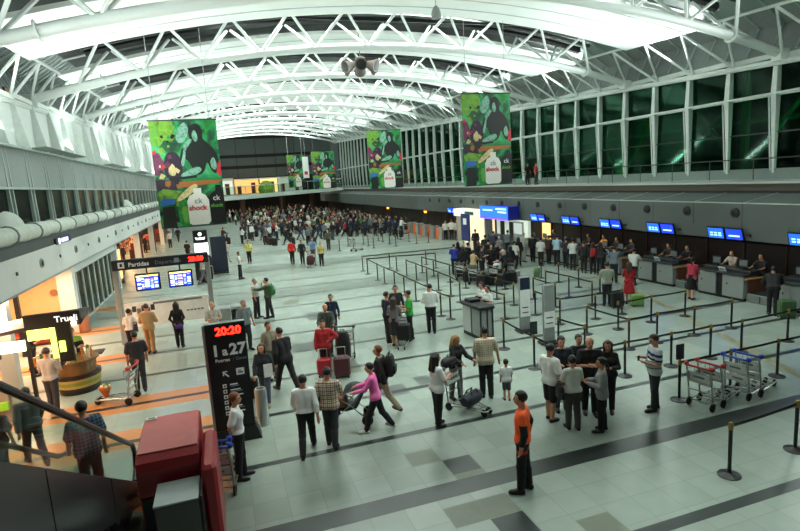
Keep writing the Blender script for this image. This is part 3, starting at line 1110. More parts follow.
chain([(8.0, 6.62), (9.8, 6.76), (11.9, 6.8)], 'post of the nearest queue row at lower right')
chain([(9.71, 9.4), (11.3, 9.42), (12.9, 9.45), (14.6, 9.5)], 'post of the row behind the parked trolleys')
chain([(8.05, 14.67), (7.94, 12.75), (7.95, 11.05), (9.68, 11.16), (11.24, 11.18), (12.63, 11.18), (13.75, 11.15), (15.7, 11.24), (17.6, 11.3)], 'post of the row bending behind the group of six')
chain([(9.6, 14.0), (9.75, 12.91)], 'post beside the grey poster totem')
chain([(11.21, 14.72), (11.29, 12.85), (12.45, 12.95), (13.96, 12.98), (15.53, 12.98)], 'post of the second row from the desks bend')
chain([(12.42, 14.65), (13.96, 14.8), (15.49, 14.81)], 'post of the row right of the posters')
chain([(11.15, 17.75), (11.18, 16.19), (12.65, 16.12), (13.88, 16.17)], 'post of the row behind the posters')
chain([(9.85, 19.3), (9.9, 17.9)], 'post right behind the service pedestal')
chain([(12.55, 20.1), (12.5, 18.4)], 'post of the short row ahead of the desks')
chain([(15.41, 23.9), (15.5, 22.5), (15.55, 21.0), (15.52, 19.46)], 'post of the column nearest the desks')
chain([(13.9, 21.2), (13.98, 19.56), (13.97, 18.0)], 'post of the column second from the desks')
chain([(8.06, 32.36), (9.82, 32.32), (12.2, 32.1), (14.4, 32.0)], 'post of the farthest row of the middle queue')
chain([(12.18, 30.41), (9.83, 30.95), (8.03, 31.08), (7.99, 28.79), (7.98, 27.41), (8.03, 25.8), (8.0, 24.2), (8.0, 22.6), (8.0, 21.0), (7.95, 19.54), (8.08, 18.9)], 'post of the row along the left side of the queue')
chain([(9.77, 28.94), (9.8, 27.4), (9.8, 25.8), (9.78, 24.2), (9.76, 22.67), (9.6, 21.3)], 'post of the second column of the middle queue')
chain([(10.9, 29.4), (11.05, 27.96), (11.09, 25.8), (11.11, 23.91), (11.2, 22.4), (11.22, 20.95), (11.27, 19.57)], 'post of the third column of the middle queue')
chain([(12.38, 23.9), (12.55, 22.6)], 'post between passengers and the third queue column')
i = 0
for x, ys in ((11.8, (43.1, 44.8, 46.5)), (13.68, (42.9, 44.7, 46.7, 48.2)), (15.6, (43.1, 45.0, 47.3, 48.2)), (16.7, (43.1,)), (10.3, (44.0, 46.0)), (9.0, (43.5,))):
    for j, y in enumerate(ys):
        stanchion(x, y, 'small far stanchion without belt before the crowd, %s from the left' % ['first', 'second', 'third', 'fourth', 'fifth', 'sixth', 'seventh', 'eighth', 'ninth', 'tenth', 'eleventh', 'twelfth', 'thirteenth', 'fourteenth', 'fifteenth'][i], None, 'stanchions before the far crowd')
        i += 1
# sign holder on the stanchion by the striped man, and a second one by the posters
for (x, y, lab) in ((9.71, 9.4, 'small black sign frame fixed on the stanchion behind the striped shirt man'), (7.94, 12.75, 'small black sign frame fixed on the stanchion left of the grey poster')):
    p = MB()
    p.box(-.11, .11, -.012, .012, 1.0, 1.36, 0)
    p.box(-.09, .09, -.016, -.012, 1.03, 1.33, 1)
    p.tube((0, 0, .98), (0, 0, 1.02), .02, n=8)
    tag(p.build('sign_holder', [BLACK, M('dark_slate_insert', '27303a', .4)], None, (x, y, 0)), lab, 'sign')

# ------------------------------------------------------------------ luggage trolleys, cases and bags
RUBBER = M('black_rubber', '111213', .7)


def trolley_proto(colname, hexcol):
    t = thing('luggage_trolley', 'luggage trolley', 'trolley')
    p = MB()
    for s in (-1, 1):
        p.path([(s*.27, -.36, .14), (s*.25, .05, .16), (s*.13, .55, .13), (s*.06, .62, .13)], .018, 7)
        p.path([(s*.27, -.36, .12), (s*.27, -.40, .5), (s*.26, -.50, .98)], .02, 7)
        p.tube((s*.15, -.36, .15), (s*.08, .5, .14), .014, n=6)
    for y, w in ((-.34, .27), (-.1, .26), (.15, .23), (.38, .17), (.6, .08)):
        p.tube((-w, y, .15), (w, y, .15), .013, n=6)
    for z in (.42, .62, .86):
        p.tube((-.265, -.40-.2*(z-.4), z), (.265, -.40-.2*(z-.4), z), .012, n=6)
    p.build('frame', M('trolley_steel', '9b9f9a', .3, .8), t, smooth=True)
    p = MB()
    p.path([(-.29, -.42, .98), (-.27, -.5, 1.0), (.27, -.5, 1.0), (.29, -.42, .98)], .026, 8)
    p.ball((-.29, -.46, 1.01), .06, 7)
    p.ball((.29, -.46, 1.01), .06, 7)
    p.build('handle', M(colname+'_handle', hexcol, .4), t, smooth=True)
    p = MB()
    p.obox((0, -.40, .72), (.25, 0, 0), (0, -.02, .1), (0, .006, .001), 0)
    p.obox((0, -.40, .72), (.27, 0, 0), (0, -.024, .12), (0, .004, .001), 2)
    for s_ in (-1, 1):
        p.obox((-.03, -.40+s_*.008, .735), (.13, 0, 0), (0, -.005, .025), (0, .003, .0005), 1)
    if colname == 'blue':
        p.obox((0, -.36, .48), (.25, 0, 0), (0, -.016, .08), (0, .006, .001), 0)
        p.obox((0, -.36, .48), (.12, 0, 0), (0, -.005, .02), (0, .009, .001), 1)
    p.build('advert_plate', [M('trolley_plate', 'e4e6e0', .5), M('trolley_plate_print', '7c828a', .5), M('trolley_plate_rim', '5a5f5c', .5)], t)
    p = MB()
    for z in (.76, .92):
        p.path([(-.22, -.46, z), (-.2, -.3, z), (.2, -.3, z), (.22, -.46, z)], .008, 5)
    for x in (-.2, -.1, 0, .1, .2):
        p.path([(x, -.3, .92), (x, -.3, .76), (x, -.44, .74)], .006, 5)
    p.build('basket', M('trolley_wire', '777b78', .4, .7), t)
    for c in ((-.27, -.36, .10), (.27, -.36, .10), (-.1, .52, .085), (.1, .52, .085)):
        w = MB()
        r = c[2]
        w.wheel((c[0], c[1], r), r, .04, 0)
        w.box(c[0]-.03, c[0]+.03, c[1]-.015, c[1]+.015, r, .15)
        w.build('wheel', RUBBER, t, smooth=True)
    return t


PROTO = {}


def trolley(pos, heading, col, label, group=None):
    hexes = {'red': 'b02a22', 'blue': '1c3fae', 'grey': '4a4e4c'}
    if col not in PROTO:
        PROTO[col] = t = trolley_proto(col, hexes[col])
    else:
        t = copy_tree(PROTO[col])
    t.location = (pos[0], pos[1], pos[2] if len(pos) > 2 else 0)
    t.rotation_euler = (0, 0, -math.radians(heading))
    t['label'] = label
    if group:
        t['group'] = group
    elif 'group' in t:
        del t['group']
    return t


def suitcase(pos, heading, m, label, w=.44, d=.26, h=.62, handle=.35, lying=False):
    t = thing('suitcase', label, 'suitcase', pos, -math.radians(heading))
    p = MB()
    p.bbox(-w/2, w/2, -d/2, d/2, .05, .05+h, .05, 0)
    for x in (-w*.28, 0, w*.28):
        p.box(x-.012, x+.012, -d/2-.008, d/2+.008, .12, h-.02, 0)
    p.build('shell', m, t)
    MB().box(-w*.3, w*.3, -d/2-.02, -d/2, .2, .45).build('pocket', m, t)
    if handle:
        p = MB()
        p.path([(-.12, d/2-.04, h), (-.12, d/2-.04, h+handle), (.12, d/2-.04, h+handle), (.12, d/2-.04, h)], .012, 6)
        p.build('handle', STEEL, t, smooth=True)
    for sx in (-1, 1):
        for sy in (-1, 1):
            MB().wheel((sx*(w/2-.05), sy*(d/2-.04), .03), .03, .03).build('wheel', RUBBER, t)
    return t


def duffel(pos, heading, m, label, L=.62, R=.17):
    t = thing('duffel_bag', label, 'bag', pos, -math.radians(heading))
    p = MB()
    n = 14
    rs = []
    for k in range(9):
        q = -1+2*k/8
        r = R*(1-.35*abs(q)**5)
        rs.append([(q*L/2, r*math.cos(2*PI*i/n), R+r*.95*math.sin(2*PI*i/n)) for i in range(n)])
    p.rings(rs)
    p.build('body', m, t, smooth=True)
    p = MB()
    for s in (-1, 1):
        p.path([(-.13, s*R*.8, R*1.3), (-.1, s*.05, R*2.25), (.1, s*.05, R*2.25), (.13, s*R*.8, R*1.3)], .014, 6)
    p.build('strap', BLACK, t, smooth=True)
    MB().box(-L*.42, L*.42, -.008, .008, R*1.93, R*1.97).build('zip', GREYMETAL, t)
    return t


def soft_bag(pos, heading, m, label, w=.38, d=.22, h=.4, cat='bag', name='soft_bag'):
    t = thing(name, label, cat, pos, -math.radians(heading))
    p = MB()
    n = 16
    rs = []
    for z, k in ((0, .8), (.06, .98), (.5, 1.04), (.85, .9), (1, .62)):
        rs.append([(w/2*k*abs(math.cos(a))**.6*(1 if math.cos(a) > 0 else -1), d/2*k*abs(math.sin(a))**.6*(1 if math.sin(a) > 0 else -1), z*h) for a in [2*PI*i/n for i in range(n)]])
    p.rings(rs)
    p.build('body', m, t, smooth=True)
    MB().box(-w*.28, w*.28, d/2-.01, d/2+.035, h*.12, h*.5).build('pocket', m, t)
    MB().path([(-.06, 0, h*.97), (-.05, 0, h+.07), (.05, 0, h+.07), (.06, 0, h*.97)], .012, 6).build('handle', BLACK, t)
    return t


def carried(pos, heading, off, zz, *a, **k):
    """a bag worn by somebody: off = (right, forward) from the wearer's feet"""
    h = math.radians(heading)
    x = pos[0]+off[0]*math.cos(h)+off[1]*math.sin(h)
    y = pos[1]-off[0]*math.sin(h)+off[1]*math.cos(h)
    return soft_bag((x, y, zz), heading+180, *a, **k)


NAVYBAG = M('navy_nylon', '141a2a', .6)
BLACKBAG = M('black_nylon', '131416', .6)
# parked trolleys at right
CARTS = [((692, 404), 105, 'red', 'parked trolley with red handle, leftmost of the four by the striped man'), ((708, 400), 105, 'red', 'second parked trolley with red handle, nested behind the leftmost one'), ((742, 396), 112, 'blue', 'parked trolley with blue handle and double plate left of the last one'), ((757, 390), 112, 'blue', 'last parked trolley with blue handle right of the nested row')]
g0 = at(690, 406)
for i, (dx, dy, hd, c, lab) in enumerate(((10.12, 8.93, 78, 'red', CARTS[0][3]), (10.5, 8.99, 78, 'red', CARTS[1][3]), (11.3, 9.0, 80, 'blue', CARTS[2][3]), (11.72, 9.04, 80, 'blue', CARTS[3][3]))):
    trolley((dx, dy), hd, c, lab, 'parked trolleys at the right')
trolley((14.6, 8.9), 80, 'blue', 'trolley with blue handle cut off by the right picture edge')
# trolleys beside the red machine
for i in range(2):
    q = at(226, 494)
    trolley((q[0]-.02, q[1]+.32+.28*i, 0), 12, 'blue', ('nearest blue-handled trolley nested beside the red machine', 'second blue-handled trolley nested beside the red machine', 'third blue-handled trolley nested by the uniformed woman')[i], 'trolleys beside the red machine')

# ------------------------------------------------------------------ people: one continuous body surface from a smooth distance field
def rotx(v, a):
    c, s = math.cos(a), math.sin(a)
    return np.array([v[0], c*v[1]-s*v[2], s*v[1]+c*v[2]])


def sd_cap(P, a, b, ra, rb):
    a = np.asarray(a, np.float32)
    b = np.asarray(b, np.float32)
    ba = b-a
    pa = P-a
    t = np.clip((pa@ba)/max(float(ba@ba), 1e-8), 0, 1)
    q = pa-t[..., None]*ba
    return np.sqrt(np.einsum('...i,...i', q, q))-(ra+(rb-ra)*t)


def smin(a, b, k):
    h = np.clip(.5+.5*(b-a)/k, 0, 1)
    return b+(a-b)*h-k*h*(1-h)


_CO = [(i, j, k) for i in (0, 1) for j in (0, 1) for k in (0, 1)]
_ED = [(a, b) for a in range(8) for b in range(a+1, 8) if sum(abs(np.array(_CO[a])-np.array(_CO[b]))) == 1]


def surface_nets(Fd, org, h):
    nx, ny, nz = Fd.shape
    ins = Fd < 0
    cs = [ins[i:nx-1+i, j:ny-1+j, k:nz-1+k] for i, j, k in _CO]
    tot = sum(c.astype(np.int8) for c in cs)
    act = (tot > 0) & (tot < 8)
    idx = np.argwhere(act)
    if len(idx) == 0:
        return np.zeros((0, 3)), np.zeros((0, 4), int)
    vid = -np.ones(act.shape, np.int64)
    vid[act] = np.arange(len(idx))
    vals = [Fd[idx[:, 0]+i, idx[:, 1]+j, idx[:, 2]+k] for i, j, k in _CO]
    acc = np.zeros((len(idx), 3))
    cnt = np.zeros(len(idx))
    for a, b in _ED:
        va, vb = vals[a], vals[b]
        cr = (va < 0) != (vb < 0)
        t = np.where(cr, va/np.where(cr, va-vb, 1), 0)
        ca, cb = np.array(_CO[a], float), np.array(_CO[b], float)
        acc += np.where(cr[:, None], ca+(cb-ca)*t[:, None], 0)
        cnt += cr
    V = org+h*(idx+acc/cnt[:, None])
    Q = []
    for ax in range(3):
        u, v = (ax+1) % 3, (ax+2) % 3
        sl0 = [slice(1, -1)]*3
        sl0[ax] = slice(0, -1)
        sl1 = list(sl0)
        sl1[ax] = slice(1, None)
        A, B = ins[tuple(sl0)], ins[tuple(sl1)]
        for sgn in (0, 1):
            e = np.argwhere((A & ~B) if sgn == 0 else (~A & B))
            if len(e) == 0:
                continue
            e = e.copy()
            e[:, u] += 1
            e[:, v] += 1
            du = np.zeros(3, int)
            du[u] = 1
            dv = np.zeros(3, int)
            dv[v] = 1
            c = [e-du-dv, e-dv, e, e-du]
            q = np.stack([vid[x[:, 0], x[:, 1], x[:, 2]] for x in c], 1)
            Q.append(q if sgn == 0 else q[:, ::-1])
    return V, np.concatenate(Q)


def np_mesh(name, V, Q, mats, mi=None):
    me = D.meshes.new(name)
    me.vertices.add(len(V))
    me.vertices.foreach_set('co', np.asarray(V, np.float32).ravel())
    lens = np.array([len(q) for q in Q], np.int32) if isinstance(Q, list) else np.full(len(Q), 4, np.int32)
    flat = np.concatenate([np.asarray(q) for q in Q]) if isinstance(Q, list) else Q.ravel()
    me.loops.add(len(flat))
    me.loops.foreach_set('vertex_index', flat.astype(np.int32))
    me.polygons.add(len(lens))
    me.polygons.foreach_set('loop_start', np.concatenate([[0], np.cumsum(lens)[:-1]]).astype(np.int32))
    me.polygons.foreach_set('loop_total', lens)
    me.polygons.foreach_set('use_smooth', np.ones(len(lens), bool))
    if mi is not None:
        me.polygons.foreach_set('material_index', mi.astype(np.int32))
    for m in mats:
        me.materials.append(m)
    me.update(calc_edges=True)
    me.validate()
    return me


POSES = {
    'stand': dict(l=(3, 2), r=(-3, 2), la=(4, 9, 12, 4), ra=(4, 9, 12, 4)),
    'easy': dict(l=(8, 12), r=(-4, 0), la=(8, 10, 25, 8), ra=(0, 8, 10, 0)),
    'walk': dict(l=(24, 8), r=(-16, 22), la=(-20, 7, 12, 0), ra=(22, 7, 22, 6), lean=3),
    'walk2': dict(l=(-18, 20), r=(25, 6), la=(22, 7, 22, 6), ra=(-20, 7, 12, 0), lean=3),
    'push': dict(l=(22, 8), r=(-16, 20), la=(38, 6, 42, 6), ra=(38, 6, 42, 6), lean=8),
    'pushstand': dict(l=(6, 6), r=(-6, 2), la=(38, 8, 46, 8), ra=(38, 8, 46, 8), lean=6),
    'phone': dict(l=(4, 2), r=(-4, 4), la=(4, 8, 96, 30), ra=(6, 8, 104, 28), hp=22),
    'hold': dict(l=(4, 3), r=(-3, 3), la=(14, 10, 85, 35), ra=(16, 10, 88, 35), hp=8),
    'crossed': dict(l=(4, 3), r=(-4, 3), la=(18, 12, 92, 62), ra=(20, 12, 84, 62)),
    'back': dict(l=(3, 2), r=(-3, 2), la=(-22, 14, 24, 40), ra=(-22, 14, 24, 40)),
    'hip': dict(l=(4, 3), r=(-4, 3), la=(-14, 38, 70, 62), ra=(4, 9, 12, 4)),
    'point': dict(l=(6, 4), r=(-6, 4), la=(70, 22, 25, 5), ra=(8, 9, 30, 8)),
    'headhand': dict(l=(3, 2), r=(-3, 2), la=(40, 14, 125, 20), ra=(6, 9, 14, 4)),
    'desk': dict(l=(4, 3), r=(-4, 3), la=(46, 10, 40, 12), ra=(46, 10, 40, 12), lean=10),
    'reach': dict(l=(6, 4), r=(-8, 4), la=(68, 10, 12, 4), ra=(20, 10, 50, 12), lean=8),
    'lean': dict(l=(10, 16), r=(-4, 4), la=(52, 12, 30, 12), ra=(52, 12, 30, 12), lean=38, hp=10),
    'stride': dict(l=(26, 6), r=(-24, 12), la=(-14, 9, 30, 6), ra=(24, 9, 50, 10), lean=14),
    'handhold': dict(l=(3, 2), r=(-3, 2), la=(4, 9, 12, 4), ra=(8, 16, 8, -6)),
    'sleevecarry': dict(l=(10, 8), r=(-8, 10), la=(0, 12, 6, 0), ra=(26, 9, 80, 30)),
}
SKIN = M('skin_light', 'c08a6c', .55, var=.06)
SKIN2 = M('skin_tan', '9c6a4c', .55, var=.06)
SHOE = M('black_shoe', '141313', .4)
SHOEW = M('pale_shoe', 'c9c3ba', .5)
HAIRC = {'black': M('black_hair', '0f0d0c', .5), 'brown': M('brown_hair', '38241a', .5), 'grey': M('grey_hair', '8a8683', .6), 'blonde': M('blonde_hair', '9a7a4c', .55), 'ginger': M('ginger_hair', '6e3d20', .55), 'white': M('white_hair', 'b9b6b0', .6)}


def build_person(h, pose='stand', fem=False, hair='short', sleeves='short', hem=.90, bt='trousers', loose=.0, belly=0., hy=0, fingers=False, child=False, hp=None, parts=True, pz=None):
    """returns dict part -> (V, Q) in a 1.75 m canonical frame facing +Y"""
    po = dict(POSES[pose] if isinstance(pose, str) else pose)
    lean = -math.radians(po.get('lean', 0))
    sh = .158 if fem else .182
    if child:
        sh = .165
    hw = .085
    hipz = .93
    hips = np.array([0, 0, hipz])
    def up(v):                                            # torso frame -> body frame
        return rotx(np.array(v, float)-hips, lean)+hips
    # legs
    L1, L2 = .43, .41
    J = {}
    lows = []
    for s, nm in ((-1, 'l'), (1, 'r')):
        a, kn = [math.radians(x) for x in po[nm]]
        H = np.array([s*hw, 0, hipz-.02])
        K = H+L1*np.array([s*.012, math.sin(a), -math.cos(a)])
        A = K+L2*np.array([0, math.sin(a-kn), -math.cos(a-kn)])
        J[nm] = (H, K, A)
        lows.append(A[2])
    drop = min(lows)-.075
    segs = {'legs': [], 'feet': [], 'arms': [], 'hands': [], 'torso': [], 'head': []}
    Z = np.array([0, 0, drop])
    def S(v):
        return np.asarray(v, float)-Z
    for nm in 'lr':
        H, K, A = [S(v) for v in J[nm]]
        segs['legs'] += [(H, K, .088 if fem else .086, .058), (K, A, .058, .040)]
        mid = K+(A-K)*.3+np.array([0, -.018, 0])
        segs['legs'] += [(mid, A, .05, .036)]
        sh_ = A-K
        ang = math.atan2(sh_[1], -sh_[2])
        lift = max(0., (J[nm][2][2]-drop)-.09)
        fp = -ang*.6 if lift > .02 else 0
        f = np.array([0, math.cos(fp), math.sin(fp)])
        sx = -.02 if nm == 'l' else .02
        segs['feet'] += [(A+np.array([0, -.035, -.04]), A+f*.13+np.array([sx, 0, -.045]), .036, .036), (A+f*.1+np.array([sx*.8, 0, -.045]), A+f*.17+np.array([sx, 0, -.05]), .036, .028), (A, A+f*.06+np.array([0, 0, -.03]), .038, .034)]
    t = segs['torso']
    if fem:
        T = [((-.085, 0, .94), (.085, 0, .94), .112, .112), ((-.05, 0, .98), (-.075, .0, 1.30), .092, .088), ((.05, 0, .98), (.075, 0, 1.30), .092, .088), ((-sh+.045, -.01, 1.39), (sh-.045, -.01, 1.39), .056, .056), ((0, -.01, 1.44), (-.1, -.01, 1.41), .045, .04), ((0, -.01, 1.44), (.1, -.01, 1.41), .045, .04), ((-.065, .055, 1.27), (-.065, .06, 1.26), .062, .058), ((.065, .055, 1.27), (.065, .06, 1.26), .062, .058)]
    else:
        T = [((-.07, 0, .95), (.07, 0, .95), .112, .112), ((-.05, 0, .98), (-.078, 0, 1.31), .095, .098), ((.05, 0, .98), (.078, 0, 1.31), .095, .098), ((-sh+.05, -.01, 1.395), (sh-.05, -.01, 1.395), .066, .066), ((0, -.01, 1.45), (-.12, -.01, 1.42), .05, .045), ((0, -.01, 1.45), (.12, -.01, 1.42), .05, .045)]
    if belly:
        T.append(((-.03, .05, 1.08), (.03, .05, 1.08), .10+belly, .10+belly))
    for a, b_, ra, rb in T:
        t.append((S(up(a)), S(up(b_)), ra, rb))
    hands = {}
    for s, nm in ((-1, 'la'), (1, 'ra')):
        fl, ab, el, inw = [math.radians(x) for x in po[nm]]
        ab += math.radians(5)
        Sh = up((s*sh, -.01, 1.405))
        d1 = np.array([s*math.sin(ab), math.sin(fl)*math.cos(ab), -math.cos(fl)*math.cos(ab)])
        d2 = np.array([-s*math.sin(inw)+s*.3*math.sin(ab), math.sin(fl+el)*math.cos(inw), -math.cos(fl+el)*math.cos(inw)])
        d2 = d2/np.linalg.norm(d2)
        d1, d2 = rotx(d1, lean*.5), rotx(d2, lean*.5)
        El = Sh+d1*.29
        Wr = El+d2*.25
        Sh, El, Wr = S(Sh), S(El), S(Wr)
        segs['arms'].append((Sh, El, .048 if not fem else .042, .039 if not fem else .036, Wr, .029 if not fem else .026))
        hn = Wr+d2*.085
        segs['hands'].append((Wr, hn, .030, .030))
        nrm = np.cross(d2, (s, 0, 0.)) if abs(d2[0]) < .8 else np.cross(d2, (0, 1., 0))
        nrm = nrm/np.linalg.norm(nrm)
        hands[s] = (hn, d2, nrm)
    hy_, hp_ = math.radians(hy), math.radians(po.get('hp', 0) if hp is None else hp)
    nk = up((0, 0, 1.50))
    hs = 1.33 if child else 1.06
    hc = S(nk+np.array([0, .02, .125*hs]) + np.array([0, math.sin(-lean)*.02, 0]))
    def HD(v):                                            # head frame -> body
        v = rotx(np.array(v, float)*hs, -hp_)
        c, s_ = math.cos(hy_), math.sin(hy_)
        return hc+np.array([c*v[0]+s_*v[1], -s_*v[0]+c*v[1], v[2]])
    segs['neck'] = [(S(up((0, -.02, 1.40))), HD((0, -.01, -.05)), .055 if not fem else .046, .05 if not fem else .043)]

    allpts = [p for k in ('legs', 'feet', 'torso', 'hands') for q in segs[k] for p in q[:2]]+[a[1] for a in segs['arms']]
    allpts = np.array(allpts+[hc])
    pad = .19
    lo = allpts.min(0)-np.array([pad, pad, .09])
    hi = allpts.max(0)+np.array([pad, pad, .17*hs])
    if hair in ('long', 'tail'):
        lo[1] -= .06
    n = np.ceil((hi-lo)/h).astype(int)+1
    gx, gy, gz = [lo[i]+h*np.arange(n[i]) for i in range(3)]
    P = np.stack(np.meshgrid(gx, gy, gz, indexing='ij'), -1).astype(np.float32)
    BIG = np.float32(.5)

    def field(segl, kk=.035):
        out = None
        for q in segl:
            a, b_, ra, rb = q
            m0 = np.minimum(a, b_)-max(ra, rb)-.1
            m1 = np.maximum(a, b_)+max(ra, rb)+.1
            i0 = np.maximum(np.floor((m0-lo)/h).astype(int), 0)
            i1 = np.minimum(np.ceil((m1-lo)/h).astype(int)+1, n)
            sl = tuple(slice(i0[k], i1[k]) for k in range(3))
            f = np.full(P.shape[:3], BIG, np.float32)
            f[sl] = np.minimum(sd_cap(P[sl], a, b_, ra, rb), BIG)
            out = f if out is None else smin(out, f, kk)
        return out
    torso = field(segs['torso'])
    # flatten the chest: squeeze front to back
    legs = field(segs['legs'])
    feet = field(segs['feet'])
    upper = field([(a[0], a[1], a[2], a[3]) for a in segs['arms']])
    lower = field([(a[1], a[4], a[3]*.96, a[5]) for a in segs['arms']])
    hand = field(segs['hands'])
    neck = field(segs['neck'])
    # head in its own frame
    Rh = np.array([HD((1, 0, 0))-hc, HD((0, 1, 0))-hc, HD((0, 0, 1))-hc])/hs
    q = ((P-hc.astype(np.float32))@Rh.T.astype(np.float32))/hs
    def ell(c, r):
        d = (q-np.array(c, np.float32))/np.array(r, np.float32)
        k = np.sqrt(np.einsum('...i,...i', d, d))
        return (k-1)*min(r)
    skull = ell((0, -.005, .025), (.075, .094, .092))
    jaw = ell((0, .022, -.05), (.055, .066, .066))
    head = smin(skull, jaw, .04)
    if h < .02:
        nose = sd_cap(q, (0, .088, .012), (0, .108, -.022), .009, .014)
        head = smin(head, nose, .015)
        for s in (-1, 1):
            head = smin(head, sd_cap(q, (s*.074, -.004, .012), (s*.078, -.008, -.018), .012, .010), .012)
        head = smin(head, sd_cap(q, (-.02, .086, -.055), (.02, .086, -.055), .009, .009), .012)
        for s in (-1, 1):                                 # eye sockets
            head = np.maximum(head, -(ell((s*.031, .098, .014), (.016, .012, .009))))
    head = (head*hs).astype(np.float32)
    body = smin(torso, legs, .05)
    body = smin(body, upper, .02)
    body = smin(body, smin(lower, hand, .02), .02)
    body = smin(body, feet, .02)
    body = smin(smin(neck, head, .03), body, .03)
    zt = ((P-(S(hips)).astype(np.float32))@np.array(rotx((0, 0, 1.), lean), np.float32))+hipz  # height along the trunk
    out = {}
    out['body'] = surface_nets(body, lo, h)
    off = .012+loose
    low = [a[4] for a in segs['arms']]
    if sleeves == 'long':
        arm = smin(upper, lower, .02)
        arm = np.where(arm > 0, arm, arm)
    elif sleeves == 'none':
        arm = np.full_like(upper, BIG)
    else:
        arm = field([(a[0], a[0]+(a[1]-a[0])*.72, a[2]+.006, a[3]+.012) for a in segs['arms']])
    trunk = smin(torso, legs, .05)
    shirt = smin(trunk, arm, .012)-off
    shirt = np.maximum(shirt, zt-1.475)
    shirt = np.maximum(shirt, hem-zt)
    if sleeves == 'long':
        shirt = np.maximum(shirt, -(hand-.004))
    if bt == 'dress':
        hemz = .45
        c = np.clip((1.0-zt)/.55, 0, 1)
        rr = .15+.07*c
        sk = np.sqrt((P[..., 0]/1.05)**2+((P[..., 1])*1.15)**2)-rr
        sk = np.maximum(np.maximum(sk, hemz-(P[..., 2]+drop)), zt-1.06)
        shirt = np.minimum(shirt, sk)
    out['shirt'] = surface_nets(shirt, lo, h)
    if bt in ('trousers', 'shorts'):
        if bt == 'shorts':
            lg = field([(a, a+(b_-a)*.92, ra+.012, rb+.022) for a, b_, ra, rb in segs['legs'][::3]])
        else:
            lg = legs-.006
        tr = smin(lg, torso, .05)-.010
        tr = np.maximum(tr, zt-1.02)
        if bt == 'trousers':
            tr = np.maximum(tr, -(feet-.006))
        out['trousers'] = surface_nets(tr, lo, h)
    elif bt == 'skirt':
        c = np.clip((1.0-zt)/.5, 0, 1)
        sk = np.sqrt((P[..., 0]/1.08)**2+((P[..., 1])*1.1)**2)-(.145+.045*c)
        sk = np.maximum(np.maximum(sk, .42-(P[..., 2]+drop)), zt-1.03)
        out['skirt'] = surface_nets(sk, lo, h)
    if parts:
        for i_, nm_ in ((0, 'shoe_left'), (3, 'shoe_right')):
            out[nm_] = surface_nets(field(segs['feet'][i_:i_+3], .02)-.010, lo, h)
    else:
        out['shoes'] = surface_nets(feet-.010, lo, h)
    if hair != 'none':
        hr = ell((0, -.012, .032), (.086, .104, .100))
        region = np.maximum(.030-q[..., 1]+.3*(q[..., 2]-.05), q[..., 2]-.075)
        hr = np.maximum(hr, -region)
        low_cut = -.045 if hair == 'short' else -.10
        hr = np.maximum(hr, low_cut-q[..., 2]-.25*q[..., 1])
        if hair == 'thin':
            hr = ell((0, -.012, .02), (.083, .102, .095))
            hr = np.maximum(hr, np.maximum(-.045-q[..., 2], q[..., 2]-.055))
            hr = np.maximum(hr, q[..., 1]-.03)
        if hair == 'long':
            back = smin(sd_cap(q, (-.035, -.075, .02), (-.05, -.10, -.25), .062, .045), sd_cap(q, (.035, -.075, .02), (.05, -.10, -.25), .062, .045), .03)
            side = np.minimum(sd_cap(q, (-.078, -.02, .03), (-.085, -.005, -.17), .030, .022), sd_cap(q, (.078, -.02, .03), (.085, -.005, -.17), .030, .022))
            hr = smin(hr, smin(back, side, .03), .02)
        if hair == 'tail':
            hr = smin(hr, sd_cap(q, (0, -.105, .05), (0, -.15, -.16), .03, .022), .02)
        hr = (hr*hs).astype(np.float32)
        out['hair'] = surface_nets(hr, lo, h)
    if fingers:
        V, Q = out['body']
        mb = MB()
        for s, (hn, d2, nrm) in hands.items():
            side = np.cross(d2, nrm)
            for i, (o_, ln) in enumerate(((-.024, .072), (-.008, .082), (.008, .076), (.023, .06))):
                b0 = hn+side*o_
                curl = nrm*(.25 if i < 3 else .3)
                p1 = b0+(d2+curl*.5)*ln*.45
                p2 = p1+(d2*.75+curl*2)*ln*.35
                p3 = p2+(d2*.4+curl*3)*ln*.28
                mb.path([b0-d2*.02, p1, p2, p3], [.0095, .009, .008, .006], 6)
            th0 = hn-d2*.06-side*.024*s
            mb.path([th0, th0-side*.022*s+d2*.03+nrm*.01, th0-side*.03*s+d2*.062+nrm*.022], [.011, .010, .007], 6)
        fv = np.array(mb.v)
        ff = [np.array(f)+len(V) for f in mb.f]
        out['body'] = (np.concatenate([V, fv]), [*Q, *ff])
    eyes = MB()
    for s in (-1, 1):
        c = HD((s*.031, .086, .014))
        eyes.ball(c, .0125*hs, 6)
    out['_eyes'] = eyes
    out['_hands'] = hands
    out['_head'] = (hc, hs)
    return out


NP = [0]


